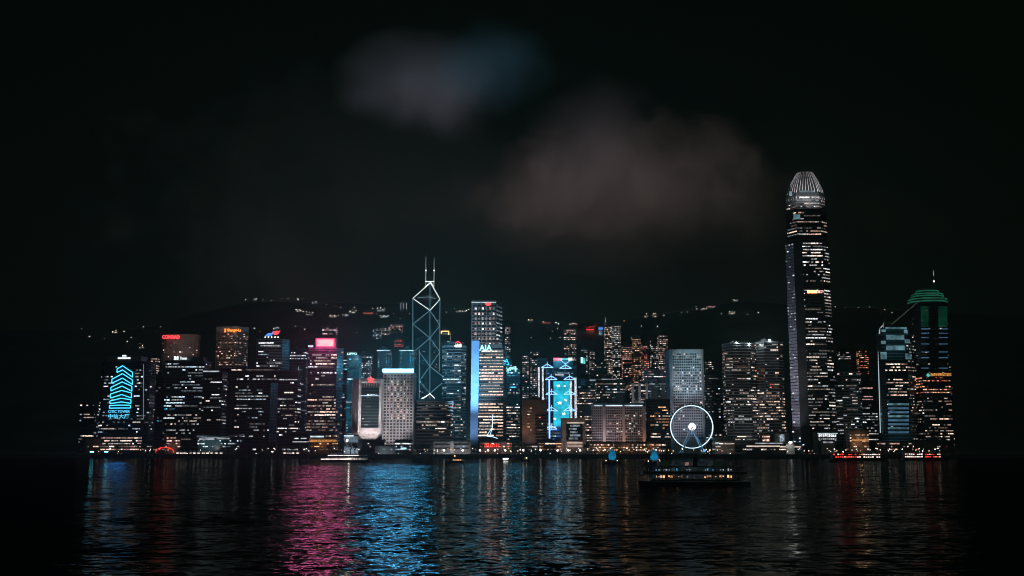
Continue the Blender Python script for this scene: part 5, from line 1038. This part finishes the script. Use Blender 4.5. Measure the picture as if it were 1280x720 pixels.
# junks with blue sails
for px, D, hh, lb in ((765, 880, 1.0, 'wooden junk with a fan shaped blue lit sail before the mauve hotel'), (818, 850, 1.02, 'wooden junk with a pointed blue lit sail before the yellowish window block')):
    r = boat_base('junk_boat', lb, 'junk', px, D, 16, 4.6, 1.6, 'deck_wood'); box_part(r, 'stern_cabin', -7, -2, -1.8, 1.8, 1.62, 3.2, 'deck_wood')
    m = MB(); m.tube((0, 0, 1.6), (0, 0, 12.2 * hh), .18, 'bark', 6, .08); m.build('mast', r)
    out = [(-2.6, 2.8), (2.6, 2.6), (3.4, 6), (2.6, 9.6), (.6, 11.8), (-1.4, 10.4), (-2.8, 7)] if px < 800 else [(-3.2, 2.6), (3.0, 2.6), (3.4, 5), (1.6, 9), (.2, 12.0), (-1.6, 9.4), (-3.2, 5.4)]
    m = MB(); n = len(out); m.v = [(x, -.35 - .25 * math.cos(x), z * hh) for x, z in out] + [(x, -.22 - .25 * math.cos(x), z * hh) for x, z in out]; k = m.slot('sail_blue'); m.f = [tuple(range(n)), tuple(reversed(range(n, 2 * n)))] + [(i, n + i, n + (i + 1) % n, (i + 1) % n) for i in range(n)]; m.m = [k] * (n + 2); m.build('sail', r)
    for z in (4.4, 6.2, 8, 9.6): m = MB(); m.tube((-2.5, -.65, z * hh), (2.5, -.65, z * hh), .07, 'bark', 4); m.build('sail_batten', r)
    for x in (-5, 4): m = MB(); m.ball((x, -1.9, 2.4), .3, 'lamp_small', 6, 4); m.build('deck_lamp', r)
    spot((p := r.location) + Vector((0, -9, 2.2)), p + Vector((0, 0, 7.5)), (.12, .6, .9), 2600, 60, .6, .3)
# ferries docked along the right
for px, D, L, n, lb, tones in ((1072, 1040, 54, 22, 'long ferry with red lit left half moored below the grey rounded tower', ('deck_red', 'deck_white')), (1154, 1060, 42, 18, 'ferry with white and red deck lights moored below the green roofed tower', ('deck_white', 'deck_red'))):
    r = boat_base('ferry', lb, 'ferry', px, D, L, 9, 1.4, 'hull_black'); h_ = 8
    box_part(r, 'superstructure', -L * .46, L * .4, -3.8, 3.8, 1.42, 7.2, 'hull_black'); box_part(r, 'roof', -L * .47, L * .41, -4.1, 4.1, 7.22, 7.5, 'hull_white'); box_part(r, 'wheelhouse', L * .2, L * .3, -2, 2, 7.52, 9.2, 'hull_white')
    for row, z in enumerate((3.0, 5.4)):
        for k in range(n):
            u = k / n; mt = tones[0] if u < .5 else tones[1]
            if RND.random() < .3: mt = 'win_warm_2' if RND.random() < .6 else 'win_red_2'
            if RND.random() < .85: box_part(r, 'window', -L * .45 + L * .84 * u, -L * .45 + L * .84 * (u + .7 / n), -3.95, -3.82, z, z + RND.uniform(.7, 1.3), mt)
    bulb((r.location.x - L * .25, D - 7, 4), (1, .1, .08), 90, .5)

# ================================================================== added lamps without fixtures for water colour and haze glow, then the beacon's shaft
SPL = SPILL
for px, py, D, c, e, rad in ((406, 429, 1397, (1, .15, .42), .6e6, 34), (492, 463, 1336, (.09, .42, .85), .8e6, 36), (592, 500, 1410, (.12, .42, .55), .09e6, 26), (640, 461, 1498, (.05, .42, .7), .16e6, 28), (702, 500, 1446, (.3, .5, .7), .08e6, 24)):
    spot(at(px, py, D - rad - 2), at(px, 640, 700), c, e * SPL, 26, .9, rad)  # added wide lamps that make the coloured columns on the water
spot(at(498, 440, 1500), at(498, 445, 1990), (.03, .42, .62), 400000, 150, .9, 2)
for px, py, D, e in ((482, 452, 1390, 170000), (523, 452, 1420, 120000), (526, 478, 1640, 90000), (540, 430, 1650, 50000), (546, 474, 1500, 12000), (640, 452, 1470, 60000), (700, 446, 1440, 60000), (448, 428, 1600, 8000)): bulb(at(px, py, D), (.05, .45, .75), e, 3)  # added bare lamps that make the teal glow in the haze
for px, py, e in ((400, 430, 26000), (413, 430, 26000), (406, 419, 30000), (392, 424, 14000)): bulb(at(px, py, 1392), (1, .1, .38), e, 3)  # added bare lamps for the pink halo around the screen
spot(at(962.3, 424, 1463), at(961.6, 300, 1463), (.25, .8, .9), 3e6, 1.2, .3, .2)

m = MB(); m.box(-2850, 2850, -320, 4580, -4.2, 480, 'haze'); o = m.build('haze'); tag(o, kind='stuff')
# ================================================================== sky, dim green fill, camera
w = bpy.data.worlds.new('World'); scene.world = w; w.use_nodes = True; nt = w.node_tree; bg = nt.nodes['Background']
sky = nt.nodes.new('ShaderNodeTexSky'); sky.sky_type = 'NISHITA'; sky.sun_disc = False; sky.sun_elevation = R(38); sky.sun_rotation = R(150); sky.air_density = 1.2; sky.dust_density = 3
N, L_ = nt.nodes.new, nt.links.new
tint = N('ShaderNodeVectorMath'); tint.operation = 'MULTIPLY'; tint.inputs[1].default_value = (.0001, .00015, .00008); L_(sky.outputs['Color'], tint.inputs[0])
night = N('ShaderNodeVectorMath'); night.operation = 'ADD'; night.inputs[1].default_value = (.0006, .0016, .0007); L_(tint.outputs['Vector'], night.inputs[0])
tc = N('ShaderNodeTexCoord'); sx = N('ShaderNodeSeparateXYZ'); L_(tc.outputs['Generated'], sx.inputs[0])
def mth(op, a, b_=None, clamp=False):
    n_ = N('ShaderNodeMath'); n_.operation = op; n_.use_clamp = clamp
    for i, v in enumerate((a, b_)):
        if v is None: continue
        if isinstance(v, (int, float)): n_.inputs[i].default_value = v
        else: L_(v, n_.inputs[i])
    return n_.outputs[0]
yy = mth('MAXIMUM', sx.outputs['Y'], .02); u = mth('DIVIDE', sx.outputs['X'], yy); v = mth('DIVIDE', sx.outputs['Z'], yy)
cv = N('ShaderNodeCombineXYZ'); L_(u, cv.inputs[0]); L_(v, cv.inputs[1])
nz1 = N('ShaderNodeTexNoise'); nz1.inputs['Scale'].default_value = 11; nz1.inputs['Detail'].default_value = 5; nz1.inputs['Roughness'].default_value = .55; L_(cv.outputs[0], nz1.inputs['Vector'])
nz2 = N('ShaderNodeTexNoise'); nz2.inputs['Scale'].default_value = 5.5; nz2.inputs['Detail'].default_value = 7; nz2.inputs['Roughness'].default_value = .6; nz2.inputs['Distortion'].default_value = .6; L_(cv.outputs[0], nz2.inputs['Vector'])
n1 = mth('SUBTRACT', nz1.outputs['Fac'], .5); n2 = mth('SUBTRACT', nz2.outputs['Fac'], .5)
acc = night.outputs['Vector']
def cloud(px, py, rx, ry, col, pw, warp, tilt=0):
    global acc
    p = at(px, py, 1.0); u0, v0 = p.x, p.z - H; ux, vy = rx / F, ry / F
    du = mth('SUBTRACT', u, u0); dv = mth('SUBTRACT', v, v0)
    dv = mth('ADD', dv, mth('MULTIPLY', du, tilt))
    a = mth('DIVIDE', mth('ADD', du, mth('MULTIPLY', n1, warp * ux)), ux); b_ = mth('DIVIDE', mth('ADD', dv, mth('MULTIPLY', n2, warp * vy)), vy)
    d2 = mth('ADD', mth('MULTIPLY', a, a), mth('MULTIPLY', b_, b_))
    f = mth('SUBTRACT', 1.0, d2, True); f = mth('POWER', f, pw); f = mth('MULTIPLY', f, mth('ADD', .75, mth('MULTIPLY', n2, 1.6)))
    f = mth('MAXIMUM', f, 0)
    s_ = N('ShaderNodeVectorMath'); s_.operation = 'SCALE'; s_.inputs[0].default_value = col; L_(f, s_.inputs['Scale'])
    ad = N('ShaderNodeVectorMath'); ad.operation = 'ADD'; L_(acc, ad.inputs[0]); L_(s_.outputs[0], ad.inputs[1]); acc = ad.outputs[0]
cloud(520, 98, 118, 78, (.030, .032, .041), 1.8, 1.0)
cloud(545, 125, 105, 62, (.017, .015, .020), 1.8, 1.2)
cloud(612, 84, 88, 70, (.010, .024, .036), 1.8, 1.0)
cloud(748, 178, 105, 88, (.024, .020, .023), 1.6, 1.5)
cloud(765, 230, 190, 95, (.043, .030, .031), 1.6, 1.6)
cloud(865, 235, 140, 85, (.016, .013, .012), 1.6, 1.8, .15)
cloud(770, 262, 250, 100, (.010, .0065, .0062), 1.2, 1.3)
cloud(680, 258, 130, 66, (.016, .011, .011), 1.6, 1.6)
cloud(430, 240, 290, 160, (.0050, .0052, .0050), 1.2, 2.2)
cloud(700, 300, 480, 150, (.0034, .0024, .0020), 1.2, 1.6)
L_(acc, bg.inputs['Color']); bg.inputs['Strength'].default_value = 1.0
sun = bpy.data.lights.new('night_fill', 'SUN'); sun.energy = .045; sun.angle = R(.5); sun.color = (.45, 1, .72)  # added dim green sun lamp that lifts the black hill and facades
so = bpy.data.objects.new('night_fill', sun); COL.objects.link(so); so.rotation_euler = (R(52), 0, R(30))
cam = bpy.data.cameras.new('camera'); co = bpy.data.objects.new('camera', cam); COL.objects.link(co); co.location = (0, 0, H); co.rotation_euler = (R(90) + PITCH, 0, 0)
cam.sensor_width = 36; cam.lens = 36 * F / 1280; cam.clip_start = 1; cam.clip_end = 9000; scene.camera = co
vs = scene.view_settings; vs.view_transform = 'Standard'; vs.look = 'None'; vs.exposure = 0; vs.gamma = 1; vs.use_curve_mapping = False
scene.cycles.pixel_filter_type = 'BLACKMAN_HARRIS'; scene.cycles.filter_width = 1.05; scene.cycles.max_bounces = 6; scene.cycles.diffuse_bounces = 2; scene.cycles.glossy_bounces = 3

# parts of parts: fittings hang under the part that carries them
for o in list(bpy.data.objects):
    pa = o.parent
    if pa is None or pa.parent is not None or o.children: continue
    nm = o.name.split('.')[0]
    want = {'roof_lamp': ('roof',), 'roof_floodlight': ('roof',), 'lettering': ('roof_crown', 'screen_housing'), 'logo': ('roof_crown',), 'roof_sign': ('roof_crown', 'roof_block'), 'mast_lamp': ('mast',), 'sail_batten': ('sail',), 'picture_flower': (), 'star_emblem': ('louvre_row',)}.get(nm)
    if nm == 'window' and 'category' in pa and pa['category'] in ('ferry', 'boat'): want = ('superstructure', 'main_deck_cabin', 'cabin')
    if not want: continue
    hosts = [c for c in pa.children if c.name.split('.')[0] in want]
    if hosts: o.parent = hosts[0] if nm != 'mast_lamp' else min(hosts, key=lambda h: abs(h.data.vertices[0].co.x - o.data.vertices[0].co.x))
